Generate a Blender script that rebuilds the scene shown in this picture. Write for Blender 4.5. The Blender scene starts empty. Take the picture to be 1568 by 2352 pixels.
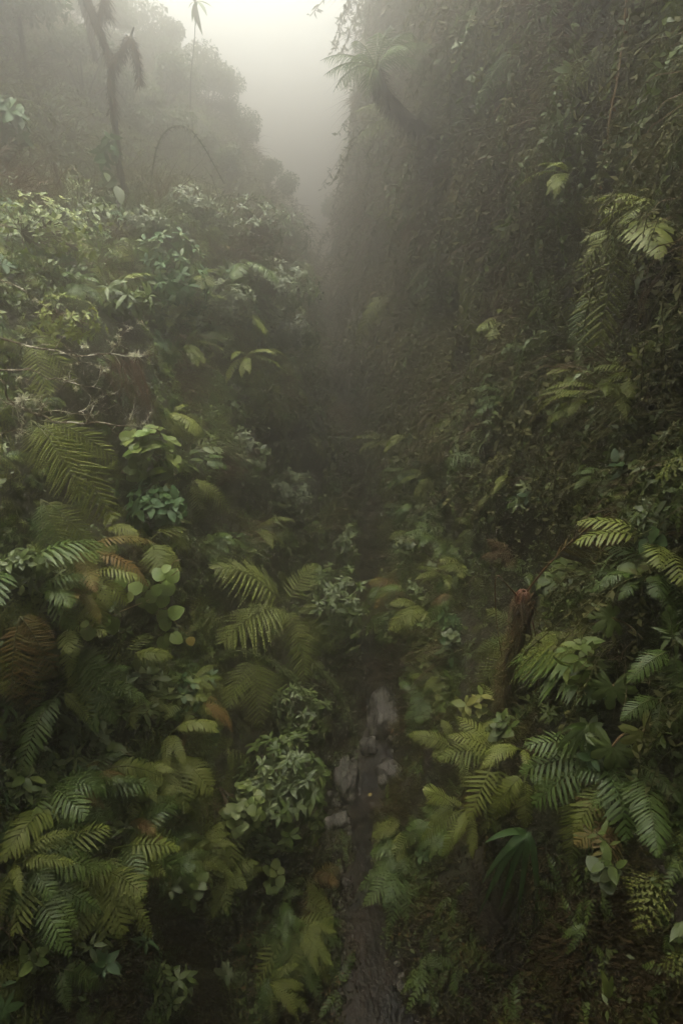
import bpy, math, random
import numpy as np
from mathutils import Vector, Matrix, Euler, noise
from mathutils.bvhtree import BVHTree

random.seed(11)
np.random.seed(11)
R = math.radians
scene = bpy.context.scene
col = scene.collection

# ------------------------------------------------------------------ camera, sky, sun, exposure
CAM = Vector((0.0, 0.0, 10.0))
PITCH = R(27.0)
LENS = 20.0
cam_data = bpy.data.cameras.new("camera")
cam_data.sensor_fit = 'VERTICAL'
cam_data.sensor_height = 36.0
cam_data.sensor_width = 24.0
cam_data.lens = LENS
cam_data.clip_start = 0.05
cam_data.clip_end = 2000.0
cam = bpy.data.objects.new("camera", cam_data)
cam.location = CAM
cam.rotation_euler = (R(90) - PITCH, 0, 0)
col.objects.link(cam)
scene.camera = cam

SUN_ELEV, SUN_ROT = R(84), R(-20)
world = bpy.data.worlds.new("World")
scene.world = world
world.use_nodes = True
wn, wl = world.node_tree.nodes, world.node_tree.links
wn.clear()
sky = wn.new('ShaderNodeTexSky')
sky.sky_type = 'NISHITA'
sky.sun_disc = False
sky.sun_elevation = SUN_ELEV
sky.sun_rotation = SUN_ROT
sky.air_density = 1.0
sky.dust_density = 2.0
hs = wn.new('ShaderNodeHueSaturation')
hs.inputs['Saturation'].default_value = 0.20
wl.new(sky.outputs[0], hs.inputs['Color'])
tint = wn.new('ShaderNodeMix')
tint.data_type = 'RGBA'
tint.blend_type = 'MULTIPLY'
tint.inputs[0].default_value = 1.0
tint.inputs[7].default_value = (0.92, 1.0, 0.95, 1)
wl.new(hs.outputs[0], tint.inputs[6])
bg = wn.new('ShaderNodeBackground')
bg.inputs['Strength'].default_value = 0.12
wl.new(tint.outputs[2], bg.inputs['Color'])
wo = wn.new('ShaderNodeOutputWorld')
wl.new(bg.outputs[0], wo.inputs['Surface'])

sun_data = bpy.data.lights.new("sun", 'SUN')
sun_data.energy = 1.3
sun_data.angle = R(60)
sun_data.color = (1.0, 0.985, 0.95)
sun = bpy.data.objects.new("sun", sun_data)
# the light arrives from high above, almost overhead
sun.rotation_euler = Vector((-math.sin(SUN_ROT) * math.cos(SUN_ELEV), -math.cos(SUN_ROT) * math.cos(SUN_ELEV), -math.sin(SUN_ELEV))).to_track_quat('-Z', 'Y').to_euler()
col.objects.link(sun)

vs = scene.view_settings
vs.view_transform = 'Standard'
vs.look = 'None'
vs.gamma = 1.0
vs.use_curve_mapping = False
vs.exposure = 2.95

cy = scene.cycles
cy.use_denoising = True
cy.max_bounces = 4
cy.diffuse_bounces = 2
cy.glossy_bounces = 2
cy.transmission_bounces = 3
cy.transparent_max_bounces = 4
cy.volume_bounces = 1
cy.use_adaptive_sampling = True
cy.adaptive_threshold = 0.015
cy.adaptive_min_samples = 32
cy.caustics_reflective = False
cy.caustics_refractive = False
cy.sample_clamp_indirect = 0.6

# ------------------------------------------------------------------ pixel rays (photo laid out at 1568 x 2352)
CP, SP = math.cos(PITCH), math.sin(PITCH)

def ray(px, py):
    xs = (px - 784) * 24.0 / 1568
    ys = (1176 - py) * 36.0 / 2352
    return Vector((xs, LENS * CP + ys * SP, -LENS * SP + ys * CP))

def at(px, py, Y):
    d = ray(px, py)
    return CAM + d * (Y / d.y)

# ------------------------------------------------------------------ object helpers
def tag(o, label=None, cat=None, group=None, kind=None):
    if label: o["label"] = label
    if cat: o["category"] = cat
    if group: o["group"] = group
    if kind: o["kind"] = kind
    return o

def empty(name, loc, label=None, cat=None, group=None, rz=0.0, s=1.0):
    o = bpy.data.objects.new(name, None)
    o.empty_display_size = 0.1
    o.location = loc
    o.rotation_euler = (0, 0, rz)
    o.scale = (s, s, s)
    col.objects.link(o)
    return tag(o, label, cat, group)

def mesh_from(name, verts, faces, mat, smooth=True):
    m = bpy.data.meshes.new(name)
    m.from_pydata([tuple(v) for v in verts], [], faces)
    if mat is not None:
        m.materials.append(mat)
    if smooth:
        m.shade_smooth()
    m.update()
    return m

def link(name, mesh, parent=None, M=None):
    o = bpy.data.objects.new(name, mesh)
    col.objects.link(o)
    if parent is not None:
        o.parent = parent
    if M is not None:
        o.matrix_basis = M
    return o

class MB:
    """collects shapes into one mesh"""
    def __init__(self):
        self.v, self.f = [], []
    def add(self, verts, faces, M=None):
        b = len(self.v)
        if M is not None:
            verts = [M @ Vector(v) for v in verts]
        self.v.extend([tuple(p) for p in verts])
        self.f.extend([tuple(i + b for i in f) for f in faces])
    def tube(self, pts, radii, n=6):
        pts = [Vector(p) for p in pts]
        b = len(self.v)
        side = None
        for i, p in enumerate(pts):
            t = (pts[min(i + 1, len(pts) - 1)] - pts[max(i - 1, 0)])
            t = t.normalized() if t.length > 1e-9 else Vector((0, 0, 1))
            if side is None:
                side = t.orthogonal().normalized()
            else:
                side = (side - t * side.dot(t))
                side = side.normalized() if side.length > 1e-6 else t.orthogonal().normalized()
            w = t.cross(side)
            r = radii[i] if hasattr(radii, '__len__') else radii
            for k in range(n):
                a = 2 * math.pi * k / n
                self.v.append(tuple(p + side * (math.cos(a) * r) + w * (math.sin(a) * r)))
        for i in range(len(pts) - 1):
            for k in range(n):
                a0, a1 = b + i * n + k, b + i * n + (k + 1) % n
                self.f.append((a0, a1, a1 + n, a0 + n))
        self.v.append(tuple(pts[-1])); e = len(self.v) - 1
        o = b + (len(pts) - 1) * n
        for k in range(n):
            self.f.append((o + k, o + (k + 1) % n, e))
    def mesh(self, name, mat, smooth=True):
        return mesh_from(name, self.v, self.f, mat, smooth)

def join_copies(templates, items):
    """items: list of (template index, Matrix). One vertex/face list."""
    V, F = [], []
    b = 0
    tv = [np.array([tuple(v) for v in t[0]], float) for t in templates]
    for k, M in items:
        A = np.array(M)
        v = tv[k] @ A[:3, :3].T + A[:3, 3]
        V.append(v)
        F.extend([tuple(i + b for i in f) for f in templates[k][1]])
        b += len(v)
    return np.concatenate(V), F

def basis(o, y, z, s=1.0):
    """matrix whose Y axis points along y and Z roughly along z"""
    y = Vector(y).normalized()
    x = y.cross(Vector(z))
    if x.length < 1e-5:
        x = y.orthogonal()
    x.normalize()
    zz = x.cross(y)
    M = Matrix((x, y, zz)).transposed().to_4x4()
    S = Matrix.Diagonal((s, s, s, 1)) if not hasattr(s, '__len__') else Matrix.Diagonal((*s, 1))
    M = M @ S
    M.translation = Vector(o)
    return M

def rnd(a, b):
    return random.uniform(a, b)

def rdir():
    while True:
        v = Vector((rnd(-1, 1), rnd(-1, 1), rnd(-1, 1)))
        if 0.05 < v.length < 1:
            return v.normalized()

# ------------------------------------------------------------------ materials
def new_mat(name):
    m = bpy.data.materials.new(name)
    m.use_nodes = True
    nt = m.node_tree
    nt.nodes.clear()
    out = nt.nodes.new('ShaderNodeOutputMaterial')
    return m, nt, out

def leaf_mat(name, c1, c2, rough=0.42, trans=0.28, spec=0.45, dead=None, dead_amt=0.0, nscale=9.0):
    m, nt, out = new_mat(name)
    N, L = nt.nodes, nt.links
    info = N.new('ShaderNodeObjectInfo')
    ramp = N.new('ShaderNodeMix'); ramp.data_type = 'RGBA'
    ramp.inputs[6].default_value = (*c1, 1); ramp.inputs[7].default_value = (*c2, 1)
    tc = N.new('ShaderNodeTexCoord')
    nz = N.new('ShaderNodeTexNoise'); nz.inputs['Scale'].default_value = nscale; nz.inputs['Detail'].default_value = 2
    L.new(tc.outputs['Object'], nz.inputs['Vector'])
    ad = N.new('ShaderNodeMath'); ad.operation = 'MULTIPLY_ADD'
    ad.inputs[1].default_value = 1.6; ad.inputs[2].default_value = -0.8
    L.new(nz.outputs['Fac'], ad.inputs[0])
    sm = N.new('ShaderNodeMath'); sm.operation = 'ADD'; sm.use_clamp = True
    tone = N.new('ShaderNodeAttribute'); tone.attribute_name = 'tone'
    s0 = N.new('ShaderNodeMath'); s0.operation = 'ADD'
    L.new(info.outputs['Random'], s0.inputs[0]); L.new(tone.outputs['Fac'], s0.inputs[1])
    L.new(s0.outputs[0], sm.inputs[0]); L.new(ad.outputs[0], sm.inputs[1])
    L.new(sm.outputs[0], ramp.inputs[0])
    c = ramp.outputs[2]
    if dead:
        nd = N.new('ShaderNodeTexNoise'); nd.inputs['Scale'].default_value = 2.3; nd.inputs['Detail'].default_value = 4
        L.new(tc.outputs['Object'], nd.inputs['Vector'])
        mr = N.new('ShaderNodeMapRange')
        mr.inputs[1].default_value = 0.72 - 0.3 * dead_amt; mr.inputs[2].default_value = 0.80 - 0.2 * dead_amt
        L.new(nd.outputs['Fac'], mr.inputs[0])
        mx = N.new('ShaderNodeMix'); mx.data_type = 'RGBA'
        L.new(mr.outputs[0], mx.inputs[0]); L.new(c, mx.inputs[6]); mx.inputs[7].default_value = (*dead, 1)
        c = mx.outputs[2]
    p = N.new('ShaderNodeBsdfPrincipled')
    p.inputs['Roughness'].default_value = rough
    p.inputs['Specular IOR Level'].default_value = spec
    L.new(c, p.inputs['Base Color'])
    bright = N.new('ShaderNodeHueSaturation'); bright.inputs['Value'].default_value = 1.25; bright.inputs['Saturation'].default_value = 1.1
    L.new(c, bright.inputs['Color'])
    t = N.new('ShaderNodeBsdfTranslucent')
    L.new(bright.outputs[0], t.inputs['Color'])
    mix = N.new('ShaderNodeMixShader'); mix.inputs[0].default_value = trans
    L.new(p.outputs[0], mix.inputs[1]); L.new(t.outputs[0], mix.inputs[2])
    L.new(mix.outputs[0], out.inputs['Surface'])
    return m

def rough_mat(name, stops, scale=3.0, rough=0.85, bump=0.4, bscale=20.0, spec=0.3, stretch=(1, 1, 1), detail=6):
    m, nt, out = new_mat(name)
    N, L = nt.nodes, nt.links
    tc = N.new('ShaderNodeTexCoord')
    mp = N.new('ShaderNodeMapping'); mp.inputs['Scale'].default_value = stretch
    L.new(tc.outputs['Object'], mp.inputs['Vector'])
    nz = N.new('ShaderNodeTexNoise'); nz.inputs['Scale'].default_value = scale; nz.inputs['Detail'].default_value = detail
    nz.inputs['Roughness'].default_value = 0.65
    L.new(mp.outputs[0], nz.inputs['Vector'])
    cr = N.new('ShaderNodeValToRGB')
    el = cr.color_ramp.elements
    while len(el) < len(stops): el.new(0.5)
    for e, (pos, c) in zip(el, stops):
        e.position = pos; e.color = (*c, 1)
    L.new(nz.outputs['Fac'], cr.inputs[0])
    p = N.new('ShaderNodeBsdfPrincipled')
    p.inputs['Roughness'].default_value = rough
    p.inputs['Specular IOR Level'].default_value = spec
    L.new(cr.outputs[0], p.inputs['Base Color'])
    nb = N.new('ShaderNodeTexNoise'); nb.inputs['Scale'].default_value = bscale; nb.inputs['Detail'].default_value = 5
    L.new(mp.outputs[0], nb.inputs['Vector'])
    bp = N.new('ShaderNodeBump'); bp.inputs['Strength'].default_value = bump; bp.inputs['Distance'].default_value = 0.05
    L.new(nb.outputs['Fac'], bp.inputs['Height']); L.new(bp.outputs[0], p.inputs['Normal'])
    L.new(p.outputs[0], out.inputs['Surface'])
    return m

BROWN = (0.10, 0.05, 0.02)
M = {}
M['soil'] = rough_mat('wet_soil_and_moss', [(0.30, (0.010, 0.007, 0.005)), (0.48, (0.022, 0.015, 0.009)), (0.60, (0.020, 0.021, 0.008)), (0.75, (0.036, 0.028, 0.014))], 1.6, 0.85, 0.9, 14)
M['rock'] = rough_mat('wet_grey_rock', [(0.30, (0.025, 0.020, 0.014)), (0.48, (0.055, 0.047, 0.036)), (0.60, (0.15, 0.135, 0.115)), (0.75, (0.034, 0.032, 0.018))], 6.0, 0.45, 0.8, 16, 0.5, (2.2, 0.8, 0.8))
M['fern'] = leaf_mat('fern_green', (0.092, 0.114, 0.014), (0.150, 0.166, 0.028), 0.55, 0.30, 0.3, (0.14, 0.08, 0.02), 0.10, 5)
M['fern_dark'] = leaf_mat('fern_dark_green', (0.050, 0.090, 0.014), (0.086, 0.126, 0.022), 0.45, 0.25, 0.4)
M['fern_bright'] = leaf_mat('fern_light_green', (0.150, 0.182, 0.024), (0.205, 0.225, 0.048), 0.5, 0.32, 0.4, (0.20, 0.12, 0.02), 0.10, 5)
M['fern_old'] = leaf_mat('fern_yellow_brown', (0.15, 0.125, 0.022), (0.17, 0.090, 0.025), 0.6, 0.25, 0.3, (0.10, 0.045, 0.018), 0.6, 4)
M['fern_brown'] = leaf_mat('fern_dead_brown', (0.11, 0.060, 0.024), (0.075, 0.038, 0.018), 0.75, 0.15, 0.2)
M['leaf'] = leaf_mat('leaf_green', (0.056, 0.086, 0.016), (0.098, 0.130, 0.028), 0.45, 0.22, 0.4)
M['leaf_gloss'] = leaf_mat('leaf_glossy_dark', (0.030, 0.072, 0.018), (0.056, 0.104, 0.030), 0.5, 0.18, 0.3)
M['leaf_bright'] = leaf_mat('leaf_light_green', (0.125, 0.19, 0.035), (0.20, 0.26, 0.070), 0.40, 0.30, 0.45)
M['leaf_mid'] = leaf_mat('leaf_mid_green', (0.105, 0.148, 0.026), (0.165, 0.195, 0.048), 0.48, 0.26, 0.5)
M['leaf_grey'] = leaf_mat('leaf_grey_green', (0.070, 0.095, 0.034), (0.110, 0.130, 0.055), 0.45, 0.25, 0.45)
M['leaf_yellow'] = leaf_mat('leaf_yellow', (0.38, 0.27, 0.05), (0.42, 0.32, 0.08), 0.5, 0.3, 0.4)
M['leaf_spotted'] = leaf_mat('leaf_yellow_green_with_brown_spots', (0.18, 0.20, 0.045), (0.26, 0.25, 0.07), 0.45, 0.3, 0.4, (0.09, 0.045, 0.015), 0.25, 8)
M['leaf_dead'] = leaf_mat('leaf_dead_orange', (0.22, 0.10, 0.025), (0.14, 0.06, 0.02), 0.6, 0.2, 0.3)
M['needle'] = leaf_mat('needle_olive', (0.062, 0.085, 0.022), (0.100, 0.120, 0.034), 0.5, 0.25, 0.35)
M['strand'] = leaf_mat('hanging_strand_olive', (0.055, 0.054, 0.015), (0.085, 0.082, 0.025), 0.7, 0.2, 0.2)
M['strand_brown'] = leaf_mat('hanging_strand_brown', (0.055, 0.033, 0.016), (0.090, 0.056, 0.026), 0.75, 0.15, 0.2)
M['strand_red'] = leaf_mat('dead_strand_red_brown', (0.11, 0.042, 0.020), (0.075, 0.032, 0.016), 0.75, 0.15, 0.2)
M['moss'] = leaf_mat('moss', (0.044, 0.042, 0.009), (0.072, 0.064, 0.014), 0.85, 0.2, 0.15)
M['moss_brown'] = leaf_mat('moss_brown', (0.060, 0.036, 0.012), (0.038, 0.024, 0.009), 0.85, 0.15, 0.15)
M['bark'] = rough_mat('mossy_bark', [(0.35, (0.020, 0.014, 0.009)), (0.5, (0.045, 0.032, 0.018)), (0.65, (0.050, 0.048, 0.016))], 9, 0.85, 0.8, 40)
M['fern_trunk'] = rough_mat('fern_trunk_brown', [(0.35, (0.10, 0.050, 0.022)), (0.5, (0.21, 0.115, 0.050)), (0.65, (0.15, 0.125, 0.040))], 9, 0.85, 0.8, 40)
M['twig'] = rough_mat('twig_brown', [(0.35, (0.045, 0.025, 0.014)), (0.65, (0.10, 0.055, 0.028))], 14, 0.7, 0.3, 60)
M['stalk_red'] = rough_mat('stalk_red_brown', [(0.35, (0.07, 0.026, 0.014)), (0.65, (0.17, 0.068, 0.03))], 12, 0.5, 0.3, 60)
M['stalk_tan'] = rough_mat('stalk_tan', [(0.35, (0.20, 0.12, 0.05)), (0.65, (0.30, 0.19, 0.09))], 10, 0.5, 0.2, 60)
M['stalk_green'] = rough_mat('stalk_green', [(0.35, (0.05, 0.07, 0.02)), (0.65, (0.10, 0.09, 0.03))], 10, 0.5, 0.2, 60)
M['lichen_bark'] = rough_mat('bark_with_white_lichen', [(0.40, (0.05, 0.028, 0.015)), (0.52, (0.12, 0.085, 0.05)), (0.58, (0.55, 0.50, 0.40))], 7, 0.8, 0.4, 50)
M['lichen'] = leaf_mat('pale_lichen', (0.40, 0.38, 0.26), (0.52, 0.50, 0.36), 0.85, 0.2, 0.1)

def water_mat():
    m, nt, out = new_mat('stream_water')
    N, L = nt.nodes, nt.links
    tc = N.new('ShaderNodeTexCoord')
    mp = N.new('ShaderNodeMapping'); mp.inputs['Scale'].default_value = (1.2, 0.9, 1)
    L.new(tc.outputs['Object'], mp.inputs['Vector'])
    n1 = N.new('ShaderNodeTexNoise'); n1.inputs['Scale'].default_value = 11; n1.inputs['Detail'].default_value = 3; n1.inputs['Distortion'].default_value = 0.3
    L.new(mp.outputs[0], n1.inputs['Vector'])
    bp = N.new('ShaderNodeBump'); bp.inputs['Strength'].default_value = 0.55; bp.inputs['Distance'].default_value = 0.035
    L.new(n1.outputs['Fac'], bp.inputs['Height'])
    n2 = N.new('ShaderNodeTexNoise'); n2.inputs['Scale'].default_value = 1.6; n2.inputs['Detail'].default_value = 4
    L.new(tc.outputs['Object'], n2.inputs['Vector'])
    cr = N.new('ShaderNodeValToRGB')
    cr.color_ramp.elements[0].position = 0.40; cr.color_ramp.elements[0].color = (0.005, 0.004, 0.003, 1)
    cr.color_ramp.elements[1].position = 0.66; cr.color_ramp.elements[1].color = (0.022, 0.013, 0.006, 1)
    L.new(n2.outputs['Fac'], cr.inputs[0])
    p = N.new('ShaderNodeBsdfPrincipled')
    L.new(cr.outputs[0], p.inputs['Base Color'])
    p.inputs['Roughness'].default_value = 0.04
    p.inputs['IOR'].default_value = 1.33
    p.inputs['Specular IOR Level'].default_value = 0.10
    L.new(bp.outputs[0], p.inputs['Normal'])
    L.new(p.outputs[0], out.inputs['Surface'])
    return m
M['water'] = water_mat()

# ------------------------------------------------------------------ terrain: two steep banks, stream bed
TOP_L = [(-9, 16), (-13, 24), (-22, 27), (-60, 30)]
TOP_R = [(8, 27), (20, 29), (60, 31)]
LEFT = {
    -30: [(-.4, 0), (-.9, .35), (-1.6, .9), (-2.4, 2), (-3.0, 3.5), (-3.4, 5.5), (-3.9, 7.5), (-4.6, 9), (-6.5, 11)] + TOP_L,
    3:   [(-.12, 0), (-.6, .07), (-1.3, .30), (-2.1, 1.3), (-2.8, 3.4), (-3.2, 5.5), (-3.7, 7.5), (-4.5, 9), (-6.5, 11)] + TOP_L,
    7:   [(.12, 0), (-.3, .12), (-.9, .8), (-1.7, 2.4), (-2.3, 4), (-2.8, 6), (-3.3, 7.8), (-4.2, 9.3), (-6.5, 11)] + TOP_L,
    10:  [(.55, .5), (.0, 1), (-.7, 2), (-1.3, 3), (-1.9, 4.2), (-2.4, 6), (-3.0, 8), (-4.0, 9.6), (-6.5, 10.8)] + TOP_L,
    14:  [(.5, 1.2), (.1, 1.8), (-.6, 3), (-1.2, 4.5), (-1.6, 6), (-1.7, 7.5), (-1.9, 9), (-2.6, 10.0), (-5.5, 10.6), (-8.5, 15), (-13, 24), (-22, 27), (-60, 30)],
    18:  [(.5, 1.5), (.1, 2.2), (-.4, 3.5), (-.9, 5), (-1.3, 7), (-1.8, 8.5), (-2.6, 9.5), (-4, 10.4), (-6.0, 12), (-8.5, 16), (-14, 24), (-22, 27), (-60, 30)],
    28:  [(-.2, 2.2), (-.5, 3), (-.9, 4.5), (-1.3, 6.5), (-1.8, 8.5), (-2.6, 10), (-3.6, 11.5), (-4.6, 13), (-6.5, 15.5), (-9.5, 19), (-15, 25), (-24, 28), (-60, 30)],
    42:  [(-.7, 3.2), (-1.0, 3.8), (-1.5, 4.8), (-2.1, 6), (-2.8, 7), (-3.6, 8), (-4.6, 9), (-6, 10), (-8, 11.5), (-11, 14), (-16, 18), (-25, 22), (-60, 28)],
    60:  [(-1.0, 5), (-1.6, 5.8), (-2.6, 7), (-3.8, 8), (-5, 9), (-6.5, 10), (-8, 11), (-10, 12), (-13, 13.5), (-17, 16), (-22, 19), (-30, 22), (-60, 28)],
    90:  [(-1.5, 9), (-3, 9.5), (-5, 10), (-7, 10.5), (-9, 11), (-11, 12), (-13, 13), (-16, 14), (-20, 16), (-24, 26), (-28, 27), (-34, 28), (-60, 30)],
    140: [(-2, 14), (-3, 14), (-5, 14.5), (-8, 15), (-12, 16), (-16, 18), (-20, 20), (-25, 28), (-30, 28), (-36, 28), (-44, 29), (-50, 29), (-60, 30)],
}
RIGHT = {
    -30: [(.9, 0), (1.4, .3), (2.2, .8), (2.8, 1.6), (3.0, 2.8), (2.7, 4), (3.0, 5), (3.5, 6.5), (3.7, 9), (3.7, 13), (3.4, 18), (3.9, 24)] + TOP_R,
    3:   [(.88, 0), (1.2, .3), (1.8, .7), (2.3, 1.4), (2.45, 2.6), (2.2, 3.8), (2.7, 4.8), (3.2, 6.2), (3.5, 9), (3.6, 13), (3.3, 18), (3.8, 24)] + TOP_R,
    5:   [(.82, 0), (1.1, .3), (1.6, .8), (2.0, 1.6), (2.0, 2.6), (2.0, 3.4), (2.6, 4.4), (3.2, 6.0), (3.5, 9), (3.6, 13), (3.3, 18), (3.8, 24)] + TOP_R,
    7:   [(.85, 0), (1.1, .5), (1.4, 1.2), (1.8, 2), (2.2, 2.8), (2.7, 3.6), (3.1, 4.8), (3.4, 6.5), (3.5, 9), (3.5, 13), (3.2, 18), (3.6, 24)] + TOP_R,
    10:  [(1.15, .5), (1.4, 1), (1.7, 1.8), (2.0, 2.8), (2.4, 3.8), (2.8, 5), (3.0, 6.5), (3.1, 8), (3.2, 10), (3.2, 13), (3.0, 18), (3.4, 24)] + TOP_R,
    15:  [(1.3, 1.2), (1.5, 2), (1.7, 3), (1.9, 4), (2.1, 5.2), (2.3, 6.5), (2.45, 8), (2.5, 10), (2.5, 12), (2.4, 15), (2.3, 19), (2.8, 24)] + TOP_R,
    24:  [(.5, 2), (.7, 3), (.9, 4), (1.0, 5.5), (1.1, 7), (1.25, 9), (1.4, 11), (1.5, 13), (1.6, 15), (1.7, 18), (1.9, 21), (2.6, 24.5)] + TOP_R,
    40:  [(0, 3.2), (.3, 3.8), (.5, 4.8), (.7, 6), (.9, 7.5), (1.1, 9), (1.4, 10), (1.8, 11), (2.4, 12), (3.2, 13), (4.2, 14), (6, 16), (10, 19), (20, 24), (60, 30)],
    60:  [(-.6, 5), (.2, 5.8), (1, 7), (2, 8), (3, 9), (4.2, 10), (5.5, 11), (7, 12), (8.5, 13), (10, 14), (12, 15), (15, 17), (22, 20), (34, 24), (60, 30)],
    90:  [(-1.0, 9), (1, 9.5), (3, 10), (5, 10.5), (7, 11), (9, 11.5), (11, 12.5), (13, 13), (15, 14), (18, 16), (21, 26), (25, 27), (31, 28), (42, 29), (60, 30)],
    140: [(-1, 14), (1, 14), (3, 14.5), (6, 15), (9, 16), (12, 18), (16, 20), (20, 28), (24, 28), (28, 28), (32, 28.5), (36, 29), (42, 29), (50, 30), (60, 30)],
}

def prof_table(D):
    ys = sorted(D)
    out = []
    for y in ys:
        p = np.array(D[y], float)
        p[:, 1] = np.where(p[:, 1] > 14, 14 + (p[:, 1] - 14) * .38, p[:, 1])      # the rims lie about 20 m above the stream
        out.append(p)
    return ys, out

def prof(T, y):
    ys, ps = T
    if y <= ys[0]: return ps[0]
    if y >= ys[-1]: return ps[-1]
    for i in range(len(ys) - 1):
        if ys[i] <= y <= ys[i + 1]:
            u = (y - ys[i]) / (ys[i + 1] - ys[i])
            u = u * u * (3 - 2 * u)
            return ps[i] * (1 - u) + ps[i + 1] * u

TL, TR = prof_table(LEFT), prof_table(RIGHT)

def wind(y):
    # the stream wanders a little
    return (.13 * math.sin(y * 1.55 + .6) + .07 * math.sin(y * 3.3)) * (1 if y < 12 else 0.4)
YS = list(np.concatenate([np.arange(-30, -4, 0.8), np.arange(-4, 20, 0.22), np.arange(20, 50, 0.45), np.arange(50, 260.1, 3.0)]))

def resample(p, n):
    seg = np.minimum(np.linalg.norm(np.diff(p, axis=0), axis=1), 7.0)
    c = np.concatenate([[0], np.cumsum(seg)])
    t = np.linspace(0, c[-1], n)
    return np.stack([np.interp(t, c, p[:, 0]), np.interp(t, c, p[:, 1])], 1)

def bank(name, T, side):
    n = 110
    V = []
    for y in YS:
        q = resample(prof(T, y), n)
        for j, (x, z) in enumerate(q):
            x += wind(y + .5 * side) * max(0.0, 1 - j / 14.0)
            amp = min(1.0, j / 8.0)
            p = Vector((x, y, z))
            d = noise.fractal(p * 0.55, 1.0, 2.0, 4) * 0.38 + noise.noise(p * 1.9 + Vector((7, 3, 1))) * 0.16
            d2 = noise.noise(p * 4.5) * 0.06
            if side > 0: d += amp * (.55 * noise.noise(Vector((y * .95, z * .16, 4.0))) + .35 * noise.noise(Vector((y * .5, z * .55, 9.0))))      # hanging ridges of the cliff
            V.append((x + side * -1 * amp * (d + d2), y + amp * noise.noise(p * 0.9 + Vector((31, 0, 5))) * 0.2, z + amp * (d * 0.25 + d2)))
    F = []
    for i in range(len(YS) - 1):
        for j in range(n - 1):
            a = i * n + j
            f = (a, a + 1, a + n + 1, a + n)
            F.append(f if side < 0 else f[::-1])
    me = mesh_from(name, V, F, M['soil'])
    o = link(name, me)
    tag(o, kind='structure')
    return o, V, F

bank_l, VL, FL = bank('terrain_left_bank', TL, -1)
bank_r, VR, FR = bank('terrain_right_bank', TR, 1)

def stream_edges(y):
    l, r = prof(TL, y)[0].copy(), prof(TR, y)[0].copy()
    l[0] += wind(y - .5); r[0] += wind(y + .5)
    return l, r

def stream_sheet(name, mat, wide, dz, rip, n=14):
    V, F = [], []
    ys = [y for y in YS]
    for y in ys:
        a, b = stream_edges(y)
        for k in range(n):
            u = k / (n - 1)
            x = a[0] - wide + (b[0] - a[0] + 2 * wide) * u
            z = a[1] * (1 - u) + b[1] * u + dz
            p = Vector((x, y, 0))
            z += rip * noise.fractal(Vector((x * 5, y * 2.6, 0)), 1.0, 2.0, 3)
            V.append((x, y, z))
    for i in range(len(ys) - 1):
        for k in range(n - 1):
            a = i * n + k
            F.append((a, a + 1, a + n + 1, a + n))
    return tag(link(name, mesh_from(name, V, F, mat)), kind='structure')

stream_sheet('stream_bed', M['soil'], 0.8, -0.30, 0.04)
stream_sheet('stream_water', M['water'], 0.10, 0.02, 0.006, 26)

bvh_l = BVHTree.FromPolygons(VL, FL)
bvh_r = BVHTree.FromPolygons(VR, FR)

def hit(px, py):
    """where the line of sight through a photo point meets the banks: point, normal facing the gorge"""
    d = ray(px, py).normalized()
    best = None
    for b in (bvh_l, bvh_r):
        loc, nor, idx, dist = b.ray_cast(CAM, d)
        if loc is not None and (best is None or dist < best[2]):
            if nor.dot(d) > 0: nor = -nor
            best = (loc, nor, dist)
    if best is None:
        p = at(px, py, 20.0)
        return p, Vector((0, -1, 0.3)).normalized(), (p - CAM).length
    return best

# ------------------------------------------------------------------ leaf, pinna and frond shapes (unit size, along +Y, face up +Z)
def t_leaf(W=0.4, a=1.0, b=1.0, fold=0.18, curl=0.25, nseg=5, tip=0.0, wave=0.0):
    V, F = [], []
    for i in range(nseg + 1):
        t = i / nseg
        w = 0.5 * W * max(0.0, math.sin(math.pi * t ** a)) ** b
        z = -curl * t * t
        V.append((0, t, z))
        if 0 < i < nseg:
            wz = wave * math.sin(i * 2.1)
            V.append((-w, t, z + fold * w + wz)); V.append((w, t, z + fold * w - wz))
    def idx(i): return 0 if i == 0 else 1 + (i - 1) * 3
    for i in range(nseg):
        m0, m1 = idx(i), idx(i + 1)
        if i == 0:
            F += [(m0, m1, m1 + 1), (m0, m1 + 2, m1)]
        elif i == nseg - 1:
            F += [(m0, m1, m0 + 1), (m0, m0 + 2, m1)]
        else:
            F += [(m0, m1, m1 + 1, m0 + 1), (m0, m0 + 2, m1 + 2, m1)]
    return V, F

def t_pinnule(W=0.36):
    return [(0, 0, 0), (-W / 2, .42, .03), (0, 1, -.10), (W / 2, .42, .03)], [(0, 2, 1), (0, 3, 2)]

def t_pinna_simple(W=0.17, curl=0.18):
    # strap shaped leaflet of a once-divided frond
    V = [(-W * .30, 0, 0), (W * .42, 0, 0), (-W * .5, .3, .02), (W * .5, .3, .02), (-W * .40, .7, -curl * .4), (W * .36, .7, -curl * .4), (0, 1, -curl)]
    F = [(0, 1, 3, 2), (2, 3, 5, 4), (4, 5, 6)]
    return V, F

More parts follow.
